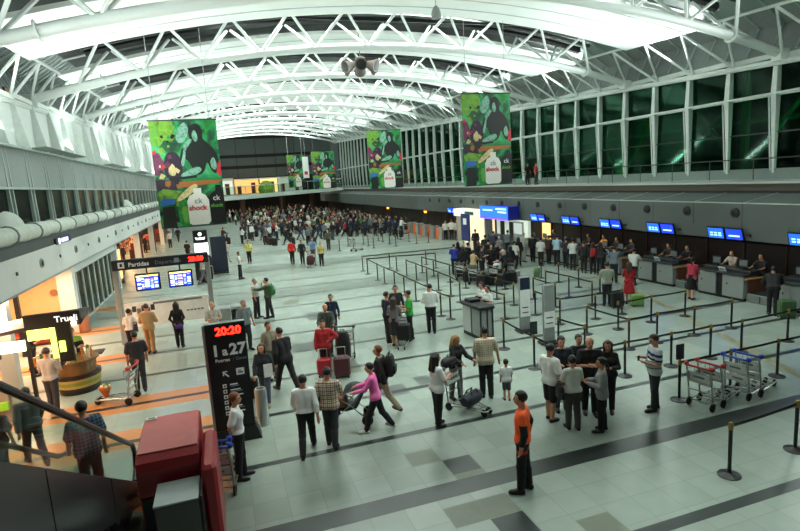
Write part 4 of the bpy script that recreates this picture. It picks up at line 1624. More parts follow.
def person(px, heading, label, top, bottom, hair=('short', 'black'), H=1.72, pose='stand', group=None, skin=SKIN, shoes=SHOE, res=None, z0=0., **k):
    """px: (px, py) of the feet in the picture or a 3-tuple place; heading: compass degrees, 0 = away along the hall"""
    pos = px if len(px) == 3 else at(*px)
    pos = (pos[0], pos[1], z0)
    dist = math.hypot(pos[0], pos[1])
    h = res or (.0145 if dist < 15 else .019 if dist < 25 else .026)
    near = dist < 15
    g = build_person(h, pose, hair=hair[0] if hair else 'none', fingers=near, **k)
    sc = H/1.745
    def mk(nm, m):
        V, Q = g[nm]
        return np_mesh(nm, np.asarray(V)*sc, Q, [m])
    o = place('person', mk('body', skin), None, pos, -math.radians(heading))
    tag(o, label, 'person', group)
    def kid(nm, m, part):
        if part in g and len(g[part][0]):
            return place(nm, mk(part, m), o)
    kid('shirt', top, 'shirt')
    kid('trousers', bottom, 'trousers')
    kid('skirt', bottom, 'skirt')
    kid('shoe', shoes, 'shoe_left')
    kid('shoe', shoes, 'shoe_right')
    if hair:
        kid('hair', HAIRC[hair[1]], 'hair')
    if near:
        e = g['_eyes']
        e.v = [tuple(np.array(p)*sc) for p in e.v]
        e.build('eyes', BLACK, o, smooth=True)
    return o, pos, g


def C(hexc, rough=.8):
    return M('cloth_'+hexc, hexc, rough, var=.1, scale=11)


DK, NV, GY, WH = C('16171a'), C('1b2233'), C('4a4e52'), C('d6d8d4')
BLK = C('0e0e10')
JEANS = C('252d3a')
PLAID = plaid('brown_plaid_cloth', 'ead9c2', '6a3a2a', '3a3436', .085, .26)
CHECK = plaid('beige_check_cloth', 'd9cfb4', '7a705c', '8a806a', .055, .25)
STRIPES = zbands('striped_polo_cloth', 'c3c8cc', [(1.32, 1.38, '1c2f74'), (1.22, 1.27, '23262c'), (1.11, 1.165, '1d1f24'), (1.03, 1.06, '6a6f78'), (1.17, 1.2, '6a6f78')])
ORANGEV = side_panel('orange_workwear_cloth', 'ff6020', '121214', .205, .9, 1.34)
ORPANTS = zbands('black_work_trousers_cloth', '0f0f11', [(.77, .83, 'c03018')])
BLUEPLAID = plaid('blue_plaid_cloth', '2c4f6a', '16222e', '6a8a9a', .06, .3)
# ---- foreground
person((524, 491), -55, 'worker in orange top and black trousers alone in the lower middle', ORANGEV, ORPANTS, H=1.82, pose=dict(l=(4, 2), r=(-4, 3), la=(-8, 9, 20, 4), ra=(-20, 12, 30, 30)), sleeves='long', hem=.93, loose=.01)
_, ps, _ = person((654, 410), -68, 'man in blue and grey striped polo looking at his phone', STRIPES, C('262b30'), ('short', 'brown'), H=1.76, pose='phone', hem=.86, loose=.012, belly=.02)
h_ = math.radians(-68)
tag(MB().bbox(-.03, .03, -.006, .006, -.06, .06, .004).build('phone', BLACK, None, (ps[0]+math.sin(h_)*.35, ps[1]+math.cos(h_)*.35, 1.24)), 'dark phone in the hands of the striped polo man', 'phone')
person((551, 420), 75, 'man in white T-shirt and dark shorts, leftmost of the group of six', C('e6e8e6'), BLK, H=1.74, pose='stand', bt='shorts', hem=.86, loose=.016, hp=15)
person((562, 411), 200, 'dark haired man in navy shirt behind the white T-shirt man', C('1e2530'), GY, H=1.78, pose='hold', loose=.01)
person((573, 429), 12, 'woman with back turned in white blouse with black shoulder bag', C('d6d6cd'), C('43413f'), ('bob', 'black'), H=1.62, pose='hold', fem=True, loose=.014, hem=.92)
carried(at(573, 429), 12, (-.27, .02), .72, BLACKBAG, 'black shoulder bag hanging from woman in white blouse', .12, .3, .3)
person((590, 414), 205, 'grey haired man in black shirt facing camera within the group of six', BLK, BLK, ('thin', 'grey'), H=1.80, pose='crossed', loose=.012, belly=.02)
person((579, 402), 190, 'dark haired person mostly hidden behind the grey haired man', C('17191d'), C('2a2c30'), H=1.66, pose='stand', sleeves='long')
person((602, 431), -58, 'woman in light grey cardigan holding papers at right of the group', C('8b8e8c'), C('17181b'), ('tail', 'black'), H=1.60, pose='hold', fem=True, sleeves='long', loose=.018, hem=.82, hp=5)
person((608, 411), 225, 'woman in dark jacket with brown hair behind the grey cardigan woman', C('191314'), C('17181b'), ('long', 'brown'), H=1.66, pose='hold', fem=True, sleeves='long', loose=.012)
person((507, 400), 15, 'small child in white T-shirt and grey shorts beside the checked shirt man', C('dfe2e1'), C('4a4e50'), H=1.0, pose='stand', child=True, bt='shorts', hem=.84, loose=.02)
person((487, 397), 14, 'man in beige checked shirt seen from behind with child', CHECK, C('15161a'), H=1.80, pose='handhold', hem=.84, loose=.02, belly=.02)
person((439, 426), 78, 'woman in white T-shirt with long dark hair beside loaded trolley', C('e2e4e2'), C('101113'), ('long', 'black'), H=1.68, pose='hold', fem=True, hem=.86, loose=.014, belly=.01)
person((457, 399), 160, 'blonde woman in black leaning on the loaded luggage trolley', C('101012'), C('5a5b57'), ('long', 'blonde'), H=1.66, pose='pushstand', fem=True, sleeves='long', loose=.01, hp=18)
q = at(468, 410)
trolley((q[0], q[1]-.0), 150, 'grey', 'trolley loaded with navy duffel bag in front of blonde woman')
hh = math.radians(150)
fx, fy = math.sin(hh), math.cos(hh)
duffel((q[0]+fx*.12, q[1]+fy*.12, .16), 150, NAVYBAG, 'big navy duffel bag lying on the trolley of blonde woman', .62, .17)
soft_bag((q[0]-fx*.5, q[1]-fy*.5, 1.02), 150, BLACKBAG, 'black bag piled on top of the trolley handle before blonde woman', .46, .26, .2)
MB_ = MB()
person((378, 431), -68, 'woman in pink top pushing a stroller to the left', C('ea6cb0'), C('17181d'), ('short', 'black'), H=1.62, pose='push', fem=True, sleeves='long', hem=.88, hp=8, shoes=SHOEW, loose=.008)
_, pb, _ = person((384, 414), -60, 'ginger haired person in black jacket with backpack beside the pink top woman', C('121214'), C('a89a86'), ('short', 'ginger'), H=1.74, pose='walk', sleeves='long', loose=.02, shoes=C('6a5540'))
carried(pb, -60, (0, -.22), .98, BLACKBAG, 'big black backpack on the ginger haired walker', .36, .22, .5, 'backpack', 'backpack')
person((309, 452), 12, 'man in white shirt and black trousers walking away at lower left', C('e0e1df'), C('131418'), H=1.72, pose='walk2', sleeves='long', hem=.97, loose=.012)
person((333, 446), 22, 'man in brown plaid shirt with shoulder strap walking away', PLAID, C('33353a'), H=1.74, pose='sleevecarry', hem=.86, loose=.014)
carried(at(333, 446), 22, (-.24, .06), .80, C('3a2c24'), 'brown shoulder bag at the hip of the plaid shirt man', .12, .28, .28)
_, pw, _ = person((267, 402), 192, 'long haired woman in dark cardigan walking towards camera with wheeled case', C('22242a'), C('3a4656'), ('long', 'brown'), H=1.62, pose='walk', fem=True, sleeves='long', loose=.012, hem=.84, shoes=C('8a7a6a'))
MB().box(-.11, .11, -.01, .01, 0, .34).build('paper_bag', C('dfe0dc'))
o = D.objects['paper_bag']
o.location = (pw[0]+.1, pw[1]-.24, .75)
tag(o, 'white paper bag held by the woman in dark cardigan', 'bag')
suitcase((pw[0]-.38, pw[1]+.35, 0), 15, BLACKBAG, 'black wheeled suitcase pulled by the woman in dark cardigan', .42, .26, .56)
person((288, 391), -25, 'man in black suit leaning forward in mid stride near the totem', C('0d0d0f'), C('0f1012'), H=1.84, pose='stride', sleeves='long', loose=.02, hem=.82)
person((273, 379), 150, 'person in beige scarf mostly hidden behind man in black suit', C('8a7f6e'), C('4c5648'), H=1.70, pose='stand', sleeves='long')
person((243, 478), 95, 'uniformed woman in white shirt standing beside the black totem', C('d8d9d7'), C('101114'), ('short', 'ginger'), H=1.72, pose='back', fem=True, hem=.98, loose=.01)

# stroller
def stroller(pos, heading):
    t = thing('stroller', 'pale blue stroller with brown bag pushed by the pink top woman', 'stroller', pos, -math.radians(heading))
    p = MB()
    for s in (-1, 1):
        p.path([(s*.24, .42, .14), (s*.22, 0, .5), (s*.21, -.45, 1.0)], .014, 6)
        p.path([(s*.26, -.38, .14), (s*.22, .0, .5), (s*.2, .2, .62)], .014, 6)
    p.path([(-.21, -.45, 1.0), (.21, -.45, 1.0)], .018, 6)
    p.tube((-.25, -.38, .15), (.25, -.38, .15), .012, n=6)
    p.build('frame', STEEL, t, smooth=True)
    p = MB()
    n = 10
    rs = [[(x*w, y, z) for x in (-1, -.6, .6, 1)] for y, z, w in ((.30, .42, .2), (.12, .40, .21), (-.12, .46, .21), (-.3, .8, .21))]
    rs = [r+[(x, y-.03, z-.05) for x, y, z in reversed(r)] for r in rs]
    p.rings(rs)
    p.build('seat', M('dark_stroller_seat', '23282e', .7), t)
    MB().obox((0, -.27, .66), (.2, 0, 0), (0, -.09, .2), (0, .01, .005)).build('back_panel', M('pale_blue_fabric', 'a9c6d2', .7), t)
    p = MB()
    rs = []
    for k in range(6):
        a = math.radians(10+28*k)
        rs.append([(.22*math.cos(PI*i/8), -.12+.3*math.cos(a)*.9, .72+.28*math.sin(a)*.9*max(.35, math.sin(PI*i/8))) for i in range(9)])
    p.rings(rs, cap=False)
    p.build('canopy', M('dark_stroller_canopy', '20262c', .7), t, smooth=True)
    for s in (-1, 1):
        MB().wheel((s*.26, .42, .13), .13, .05).build('wheel', RUBBER, t, smooth=True)
        MB().wheel((s*.27, -.38, .13), .13, .05).build('wheel', RUBBER, t, smooth=True)
    return t


q = at(350, 424)
stroller((q[0]+.08, q[1]+.1, 0), -72)
soft_bag((q[0]-.12, q[1]+.13, .43), -72, M('brown_leather', '5e3f2a', .5), 'brown leather bag lying on the stroller seat', .38, .28, .26)

# family group with trolleys, middle left
person((334, 340), 190, 'dark haired person in navy top behind the bald man', C('1d2740'), C('23262c'), H=1.66, pose='stand', sleeves='long')
person((329, 355), 190, 'bald man in dark green shirt behind the red jacket person', C('3c463c'), C('2b2d30'), ('thin', 'grey'), H=1.72, pose='pushstand', sleeves='long', loose=.012)
person((327, 374), 195, 'person in bright red jacket behind the red suitcase', C('a81c24'), C('2b1c20'), ('short', 'black'), H=1.62, pose='hip', sleeves='long', loose=.02, hem=.84)
q = at(345, 362)
trolley(q, 200, 'grey', 'trolley with tall black bag beside the red jacket person')
soft_bag((q[0]-.05, q[1]-.15, .18), 200, BLACKBAG, 'tall black bag standing on the trolley near red jacket person', .46, .36, .85)
suitcase(at(325, 376), 195, M('red_shell', 'b0182a', .4), 'bright red suitcase in front of the red jacket person', .40, .26, .5)
suitcase(at(343, 377), 195, M('maroon_shell', '4c1822', .45), 'maroon suitcase standing right of the bright red suitcase', .46, .28, .58)

_, pm, _ = person((248, 350), 150, 'man in grey shirt with blue shoulder bag behind the totem', C('6f7a7c'), C('23272c'), ('short', 'grey'), H=1.76, pose='easy', loose=.012)
carried(pm, 150, (.25, -.08), .85, C('27405a'), 'blue shoulder bag on man in grey shirt behind totem', .14, .32, .34)
person((217, 350), 170, 'white haired man in pale shirt partly hidden by the totem', C('b3ada0'), C('4a4a48'), ('thin', 'white'), H=1.72, pose='hold', belly=.03)
person((258, 318), 120, 'man in pale shirt with hand raised to his head', C('b6b8b4'), C('1a1b1e'), ('short', 'grey'), H=1.72, pose='headhand', hem=.95)
_, pg, _ = person((270, 318), -70, 'man in green jacket with backpack pointing to the left', C('36482e'), C('202226'), H=1.74, pose='point', sleeves='long', loose=.012)
carried(pg, -70, (0, -.2), 1.0, C('1f6a34'), 'green backpack on the pointing man in green jacket', .3, .2, .42, 'backpack', 'backpack')
person((241, 279), 100, 'slim person in white shirt and black trousers standing on open floor', C('b9bcb6'), C('17181b'), H=1.70, pose='hold')
person((250, 263), 195, 'person in yellow shirt and black trousers standing on open floor', C('c2bf62'), C('15161a'), H=1.70, pose='stand')
person((228, 262), 160, 'person in beige shirt and pale trousers near the lit sign', C('b3ad9c'), C('8d8a7d'), H=1.66, pose='walk')
person((293, 264), 20, 'worker in red top standing on the open floor at mid distance', C('e2281c'), C('17181b'), H=1.74, pose='stand', sleeves='long')
q = at(311, 267)
trolley(q, 200, 'red', 'trolley with dark red load on the open floor at mid distance')
soft_bag((q[0], q[1]+.02, .18), 200, M('dark_red_cloth', '4a1a22', .7), 'dark red bag on the trolley at mid distance', .5, .4, .6)
person((314, 262), 195, 'person in light blue shirt behind the dark red loaded trolley', C('6f93b8'), C('22252a'), H=1.74, pose='pushstand')
person((322, 266), 185, 'person in yellowish top beside the dark red loaded trolley', C('b0a45c'), C('1d1c1e'), H=1.62, pose='stand', fem=True)
person((303, 264), 195, 'person in black beside the dark red loaded trolley', BLK, BLK, H=1.7, pose='stand', sleeves='long')
person((329, 250), 200, 'person in olive coat standing left of the far stanchions', C('4a4c40'), C('3a3a34'), H=1.72, pose='stand', sleeves='long')
trolley(at(357, 251), 60, 'grey', 'empty luggage trolley parked among the far stanchions')

# group round the trolley in the middle
person((389, 342), 75, 'man in navy shirt at left of the middle trolley group', C('1b2438'), C('1d1f24'), H=1.76, pose='stand')
person((396, 346), 30, 'long haired woman in grey top at the middle trolley group', C('6d6a6c'), C('1d1a1d'), ('long', 'brown'), H=1.66, pose='hold', fem=True, bt='skirt')
person((398, 333), 190, 'man in black and white at the back of middle trolley group', C('2b2b2d'), C('1a1a1c'), H=1.76, pose='stand', sleeves='long')
person((411, 340), -75, 'man in bright green T-shirt at the middle trolley group', C('2fa03a'), C('141519'), H=1.74, pose='hold', hem=.9, loose=.014)
q = at(402, 345)
trolley(q, 200, 'grey', 'trolley with black case inside the middle trolley group')
suitcase((q[0]+.05, q[1]-.1, .16), 200, BLACKBAG, 'black case standing on the trolley of the middle group', .46, .3, .56, handle=.3)
person((432, 333), 20, 'man in white shirt and black trousers right of the green T-shirt man', C('e2e4e2'), C('121316'), H=1.78, pose='hold', hem=.96, loose=.016, sleeves='long')
person((483, 328), 250, 'clerk in white shirt and black vest left behind the pedestal', zbands('clerk_shirt_vest', 'cfd2d0', [(.9, 1.18, '17181b')]), C('121316'), ('tail', 'black'), H=1.68, pose='hold', fem=True, hem=.94)
person((489, 332), 255, 'clerk in white shirt and black vest right behind the pedestal', zbands('clerk_shirt_vest_dark', 'cfd2d0', [(.9, 1.15, '15161a')]), C('121316'), ('tail', 'black'), H=1.66, pose='hold', fem=True, hem=.94)

# ---- left side
person((134, 353), 8, 'woman in white top and black trousers under the departures sign', C('d8d2cb'), C('151516'), ('bob', 'black'), H=1.60, pose='stand', fem=True, hem=.92)
carried(at(134, 353), 8, (.2, -.1), .8, C('2e2a28'), 'dark bag at the hip of woman in white under sign', .12, .26, .26)
person((152, 353), 10, 'man in tan suit standing under the departures screens', C('b08a5c'), C('a87c50'), ('short', 'brown'), H=1.76, pose='hold', sleeves='long', loose=.016, hem=.85)
person((181, 347), 5, 'woman in black with long hair holding purple bag under sign', C('0f0f11'), C('131316'), ('long', 'black'), H=1.66, pose='back', fem=True, sleeves='long', hem=.86)
soft_bag((at(181, 347)[0]+.05, at(181, 347)[1]-.24, .74), 5, M('purple_bag_cloth', '4c2a7a', .6), 'small purple bag held behind the woman in black', .26, .1, .16)
_, pt, _ = person((142, 391), -10, 'man in dark grey shirt with back turned beside flower trolley', C('25262a'), C('1f242c'), H=1.74, pose='stand', loose=.02, belly=.03)
q = at(120, 402)
trolley((q[0], q[1], 0), -75, 'red', 'luggage trolley with wrapped flowers beside the dark grey shirt man')
p = MB()
for i in range(16):
    a = i*2.4
    r = .035*math.sqrt(i)
    p.ball((r*math.cos(a), r*math.sin(a), .30+.02*(i % 3)), .045, 6, i % 3)
p.lathe([(.05, 0), (.15, .26), (.13, .27)], n=12, m=3)
o = p.build('flower_bouquet', [M('orange_petal', 'd8772a', .6), M('cream_petal', 'e2d3b2', .6), M('green_leaf', '4a6a30', .6), M('bouquet_wrap', 'b0612c', .6)], None, (q[0]-.33, q[1]+.1, .16), 0, True)
tag(o, 'orange and cream flower bouquet lying on the trolley at left', 'flowers')
person((56, 413), 15, 'man in pale grey shirt near the stall counter', C('a09a8f'), C('2a2c30'), ('short', 'brown'), H=1.76, pose='hold', belly=.02)
person((36, 376), 60, 'stall attendant in black under the yellow lit panel', C('121316'), C('141518'), H=1.72, pose='hold')
person((-2.52, 9.75, 0), -25, 'man in blue plaid shirt riding the escalator behind the glass', BLUEPLAID, C('3a1f22'), ('short', 'black'), H=1.76, pose='easy', hem=.84, loose=.024, bt='trousers', belly=.03, z0=.44)
person((38, 464), -30, 'person in grey jacket behind the escalator glass at left', C('4d5452'), C('23262a'), ('short', 'black'), H=1.74, pose='walk', sleeves='long', loose=.02)
person((5, 486), 10, 'person in dark red top behind escalator glass at picture edge', C('3a1a1e'), C('1b1c20'), ('short', 'black'), H=1.72, pose='stand', loose=.02)

# ---- passengers queueing by the blue board
PAX = [((455, 275), 30, 'man in royal blue shirt at left end of the passengers with trolleys', '2438a0', '17181c', 1.74, 'pushstand', 'short', 'black'),
       ((464, 276), 20, 'woman in black coat right of the royal blue shirt man', '17181a', '191a1d', 1.66, 'stand', 'long', 'brown'),
       ((474, 281), 60, 'woman in beige top leaning over a trolley in the passenger queue', 'a8926c', '1c1d20', 1.64, 'pushstand', 'bob', 'black'),
       ((483, 277), 120, 'man in dark grey shirt in the middle of the passenger queue', '2d3036', '191a1d', 1.74, 'hold', 'short', 'black'),
       ((492, 276), 200, 'person in black jacket beside white carrier bag in passenger queue', '101113', '141518', 1.72, 'stand', 'short', 'black'),
       ((505, 283), -40, 'person in white cap and black coat at right of passenger queue', '1a1b1e', '121316', 1.70, 'pushstand', 'short', 'white'),
       ((500, 262), 30, 'white haired woman in grey top behind the passenger queue', '77797c', '3a3c40', 1.62, 'stand', 'bob', 'white'),
       ((486, 263), 40, 'man in black shirt behind the passenger queue', '15171b', '191a1e', 1.76, 'stand', 'short', 'black'),
       ((515, 270), 50, 'person in white top and dark skirt before the grey notice', 'c9cac6', '2a1f22', 1.66, 'stand', 'short', 'black'),
       ((524, 262), 60, 'tall man in pale grey shirt and pale trousers by the desks', 'a8aaa2', '99998e', 1.80, 'stand', 'short', 'grey'),
       ((476, 253), 20, 'person in dark coat near the cream lit booth', '141519', '17181c', 1.68, 'stand', 'short', 'black'),
       ((494, 257), 30, 'person in navy shirt before the white lit booth', '232c44', '17181c', 1.72, 'desk', 'short', 'black'),
       ((508, 256), 40, 'person in grey shirt before the white lit booth', '565b60', '1c1d20', 1.72, 'desk', 'short', 'black'),
       ((446, 240), 190, 'left clerk in white shirt beside the dark blue stand', 'cfcfca', '141518', 1.70, 'stand', 'short', 'black'),
       ((452, 240), 10, 'middle clerk in white shirt with back turned beside blue stand', 'dcdcd6', '141518', 1.78, 'stand', 'short', 'black'),
       ((457, 240), 170, 'right clerk in white shirt beside the dark blue stand', 'c9c9c4', '141518', 1.72, 'stand', 'short', 'black'),
       ((541, 266), 50, 'woman in white top at the far check-in desks', 'd0d2ce', '24201f', 1.66, 'stand', 'short', 'black'),
       ((549, 264), 60, 'man in brown jacket between white top and blue shirt passengers', '3c2e24', '1c1b1d', 1.70, 'hold', 'short', 'brown'),
       ((557, 266), 45, 'man in light blue shirt with back turned at the desks', '92aebc', '17191e', 1.80, 'desk', 'short', 'black'),
       ((573, 270), 40, 'person in white and black top leaning at the desks', 'b9bab6', '1c1c1f', 1.72, 'desk', 'short', 'black'),
       ((584, 273), 45, 'person in dark jacket at the desks beside the red backpack', '202024', '201c1e', 1.70, 'stand', 'short', 'black'),
       ((593, 274), 30, 'woman carrying a red backpack in front of the desks', '2a2022', '1d1b1e', 1.64, 'stand', 'long', 'brown'),
       ((607, 306), 25, 'man in pale olive shirt waiting in the queue near red dress', '8b9484', '16171b', 1.76, 'hold', 'short', 'black'),
       ((614, 283), 40, 'man in grey blue shirt at the desks behind olive shirt man', '67727c', '191b20', 1.76, 'desk', 'short', 'black'),
       ((633, 285), 60, 'person in white shirt at the desk beyond the red dress woman', 'c6c8c4', '1d1e22', 1.70, 'desk', 'short', 'black')]
for px, hd, lab, tc, bc, H, po, ht, hc_ in PAX:
    _, pp, _ = person(px, hd, lab, C(tc), C(bc), (ht, hc_), H=H, pose=po, sleeves='long' if po == 'stand' and tc[0] in '12' else 'short', fem=ht in ('long', 'bob'), loose=.01)
    if 'red backpack in front' in lab:
        carried(pp, hd, (0, -.2), .95, C('a01c22'), 'red backpack worn by the woman in front of the desks', .3, .2, .42, 'backpack', 'backpack')
person((629, 304), 40, 'woman in long red dress with dark hair near green bag', C('a01622'), C('a01622'), ('long', 'brown'), H=1.70, pose='hold', fem=True, bt='dress')
suitcase(at(617, 308), 20, BLACKBAG, 'black suitcase between the olive shirt man and red dress woman', .46, .3, .62)
suitcase(at(637, 306), 20, M('lime_green_shell', '6f9a4c', .5), 'light green suitcase right of the red dress woman', .48, .3, .42, handle=0)
person((691, 299), 62, 'woman in pinkish red top and black skirt at the desk', C('a83044'), C('101012'), ('tail', 'black'), H=1.70, pose='reach', fem=True, bt='skirt')
person((772, 315), 50, 'person in dark clothes leaning over the belt at far right', C('0f1114'), C('101113'), H=1.78, pose='lean', sleeves='long', loose=.02)
suitcase(at(786, 318), 30, M('green_patterned_shell', '3c5a34', .5), 'dark green suitcase beside the person leaning at far right', .5, .32, .6)
for (px, col, lab) in (((465, 280), 'grey', 'loaded trolley in front of the royal blue shirt man'), ((478, 284), 'grey', 'loaded trolley before the beige top woman'), ((498, 284), 'grey', 'loaded trolley with white bag at the right of passenger queue'), ((515, 281), 'grey', 'trolley with pale box before the poster totems')):
    q = at(*px)
    trolley(q, 60, col, lab, 'trolleys of the passenger queue')
suitcase((at(465, 280)[0], at(465, 280)[1]+.1, .16), 60, C('2c1d1c'), 'dark brown case on trolley of royal blue shirt man', .5, .36, .5, handle=0)
suitcase(at(471, 281), 20, M('bright_green_shell', '3f8a3a', .5), 'green suitcase standing among the passenger queue', .34, .26, .6, handle=0)
soft_bag((at(478, 284)[0], at(478, 284)[1]+.1, .16), 60, C('1d2026'), 'black bag on trolley before the beige top woman', .5, .4, .55)
soft_bag(at(479, 283), 20, C('c9ccd0'), 'white carrier bag standing among the passenger queue', .28, .16, .4)
suitcase((at(498, 284)[0], at(498, 284)[1]+.1, .16), 60, BLACKBAG, 'black case on trolley at right of passenger queue', .56, .4, .55, handle=0)
soft_bag((at(498, 284)[0], at(498, 284)[1]+.05, .76), 60, C('c4c6c6'), 'white bag on the black case at right of passenger queue', .36, .26, .3)
suitcase((at(515, 281)[0], at(515, 281)[1]+.1, .16), 60, C('8f958e'), 'pale grey box case on trolley before poster totems', .6, .36, .36, handle=0)
soft_bag(at(537, 277), 30, C('5e7a50'), 'green tote bag by the stanchions before the desks', .34, .2, .5)

for i, (px, hd, tc, po, lab) in enumerate((((459, 271), 30, '17181c', 'stand', 'person in black behind the royal blue shirt man'), ((469, 272), 80, '131417', 'hold', 'person in black behind the beige top woman in the queue'), ((479, 270), 200, '2a2426', 'stand', 'person in dark brown at the middle of the passenger queue'), ((497, 272), 150, '121316', 'hold', 'person in black right of the black jacket person in queue'), ((511, 277), 30, '15161a', 'stand', 'person in black coat before the grey notice board'), ((489, 268), 60, '20242c', 'stand', 'person in dark blue at the back of the passenger queue'), ((519, 266), 40, '1a1718', 'stand', 'person in dark coat between white top and tall grey man'), ((566, 268), 45, '17181c', 'desk', 'person in black leaning at the desks right of light blue shirt'), ((600, 275), 45, '1b1a1d', 'desk', 'person in dark top at desks right of the red backpack'), ((533, 262), 45, '141518', 'stand', 'person in black left of the white top woman at desks'))):
    person(px, hd, lab, C(tc), C('141518'), ('short' if i % 2 else 'long', 'black'), H=1.70, pose=po, sleeves='long', fem=i % 2 == 0, loose=.01)
for i, (x, y) in enumerate(((468, 282), (486, 283), (490, 285), (501, 286), (508, 284), (460, 279), (482, 287), (512, 283))):
    suitcase(at(x, y), 20+37*i, BLACKBAG, 'black case on the floor among the passengers with trolleys', .5, .34, .58, handle=.2)['group'] = 'black cases of the passenger queue'
# ---- staff behind the desks
for k, (y, c, hc_) in enumerate(((15.7, '1c1a1c', 'black'), (17.0, 'b8aca0', 'brown'), (19.3, '1a1c22', 'black'), (20.4, '26221f', 'brown'), (22.9, '1f2430', 'black'), (24.0, '20201f', 'black'), (26.4, '2a2420', 'brown'), (29.9, '1c1f28', 'black'))):
    person((20.35, y, 0), -90, 'check-in agent in dark clothes behind the %s desk position from the right' % ORD[k].replace('nearest', 'first') if c != 'b8aca0' else 'check-in agent in pale blouse behind the second desk position from right', C(c), DK, ('short', hc_), H=1.68, pose='desk', group='check-in agents behind the desks')
person((20.4, 25.1, 0), -90, 'check-in agent in orange top behind the desks near grey blue shirt', C('d88a30'), DK, ('short', 'black'), H=1.72, pose='desk')

# ---- gallery visitors at right
person((23.0, 36.1, 0), 150, 'person in red top standing on the upper right gallery', C('c02838'), C('3c3a40'), H=1.62, pose='stand', z0=4.47)
person((23.0, 37.3, 0), 170, 'person in dark clothes standing on the upper right gallery', C('15151a'), C('24242a'), H=1.66, pose='stand', z0=4.47)

# ---- left shops: a few visitors
for (x, y, c, b_, lab) in ((-7.4, 44, 'b8484a', '1c1c20', 'visitor in red top inside the first orange lit shop'), (-7.8, 48, '1b1c20', '17181b', 'visitor in black inside the first orange lit shop'), (-6.9, 51, 'c8c0b4', '1c1c20', 'visitor in white by the second orange lit shop'), (-7.2, 57, '2a2020', '17181b', 'visitor in dark brown by the second orange lit shop'), (-5.2, 60, 'b9b2a6', '26262a', 'visitor in pale shirt walking past the far left shops'), (-4.8, 66, '16171b', '17181b', 'visitor in black walking past the far left shops')):
    person((x, y, 0), random.uniform(0, 360), lab, C(c), C(b_), H=1.7, pose=random.choice(['stand', 'walk']), sleeves='long')

# ------------------------------------------------------------------ the far crowd: single-mesh travellers, shared meshes
TOPS = {'black': '131417', 'white': 'c8cac6', 'dark blue': '1c2740', 'grey': '5c6266', 'red': '9c2026', 'beige': 'a39a84', 'green': '3a6a3c', 'yellow': 'b0a040', 'light blue': '7d98b0', 'brown': '3e2c22'}
WEIGHT = ['black']*14+['white']*4+['dark blue']*4+['grey']*4+['red']+['beige']*2+['green', 'yellow', 'light blue', 'brown', 'brown']
CM = []
for po, fm, ht, bt in (('stand', False, 'short', 'trousers'), ('walk', False, 'short', 'trousers'), ('push', False, 'short', 'trousers'), ('hold', True, 'long', 'trousers'), ('stand', True, 'long', 'skirt'), ('walk2', True, 'bob', 'trousers')):
    g = build_person(.036, po, parts=False, fem=fm, hair=ht, sleeves='long', bt=bt, loose=.014)
    Vs, Qs, ms, o_ = [], [], [], 0
    for nm, mi in (('body', 0), ('hair', 1), ('shirt', 2), ('trousers', 3), ('skirt', 3), ('shoes', 4)):
        if nm in g and len(g[nm][0]):
            V, Q = g[nm]
            Vs.append(V)
            Qs.append(Q+o_)
            ms.append(np.full(len(Q), mi))
            o_ += len(V)
    CM.append(np_mesh('person', np.concatenate(Vs), np.concatenate(Qs), [SKIN, HAIRC['black'], DK, DK, SHOE], np.concatenate(ms)))
crowd_rnd = random.Random(21)
NCROWD = 0


def crowd_person(x, y, heading=None):
    global NCROWD
    c = crowd_rnd.choice(WEIGHT)
    o = D.objects.new('person', crowd_rnd.choice(CM))
    COL.objects.link(o)
    o.location = (x, y, 0)
    s = crowd_rnd.uniform(.9, 1.05)
    o.scale = (s*1.05, s*1.05, s)
    o.rotation_euler = (0, 0, crowd_rnd.uniform(0, 6.28) if heading is None else heading)
    for i, m in ((0, crowd_rnd.choice([SKIN, SKIN2])), (1, HAIRC[crowd_rnd.choice(['black', 'black', 'brown', 'grey', 'blonde'])]), (2, C(TOPS[c])), (3, C(crowd_rnd.choice(['131417', '1a2030', '2c2a2a', '3a4048', '131417'])))):
        o.material_slots[i].link = 'OBJECT'
        o.material_slots[i].material = m
    tag(o, 'distant traveller in %s top in the crowd towards the footbridge' % c, 'person', 'far crowd in %s tops' % c)
    NCROWD += 1


STUFFCROWD = []
BAGS = [(MB().bbox(-.25, .25, -.16, .16, 0, .7, .05).box(-.1, .1, .1, .13, .7, 1.0)).mesh('suitcase', [BLACKBAG])]
nb = 0
for py, x0, x1, step in ((207.6, 226, 340, 3.0), (208.6, 225, 352, 3.0), (209.8, 224, 372, 3.1), (211.2, 222, 386, 3.2), (213, 226, 400, 3.3), (215.2, 224, 412, 3.5), (217.5, 226, 420, 3.7), (220, 228, 424, 4.6), (222, 230, 424, 4.3), (224.2, 238, 424, 4.4), (226.5, 242, 420, 4.5), (228.6, 244, 418, 4.8), (230.8, 244, 416, 4.9), (233.2, 246, 412, 5.4), (236, 246, 400, 6.2), (239.5, 246, 335, 8), (244, 222, 325, 22)):
    x = x0
    while x < x1:
        jx, jy = crowd_rnd.uniform(-1.8, 1.8), crowd_rnd.uniform(-.9, .9)
        skip = .06 if py < 234 else .2
        gx, gy, _ = at(x+jx, py+jy+.4)
        if crowd_rnd.random() > skip and gx < 17.9 and gy < 121 and not (231 > py > 227 and 228 < x < 240):
            if min(math.hypot(gx-cx_, gy-101) for cx_ in (4.0, 11.0, 16.5)) > .9:
                if gy > 76:
                    STUFFCROWD.append((gx, gy))
                else:
                    crowd_person(gx, gy)
                    if crowd_rnd.random() < .22 and nb < 45:
                        nb += 1
                        o = D.objects.new('suitcase', BAGS[0])
                        COL.objects.link(o)
                        o.location = (gx+.45, gy-.3, 0)
                        o.rotation_euler = (0, 0, crowd_rnd.uniform(0, 3))
                        tag(o, 'black case on the floor among the far crowd', 'suitcase', 'black cases among the far crowd')
        x += step
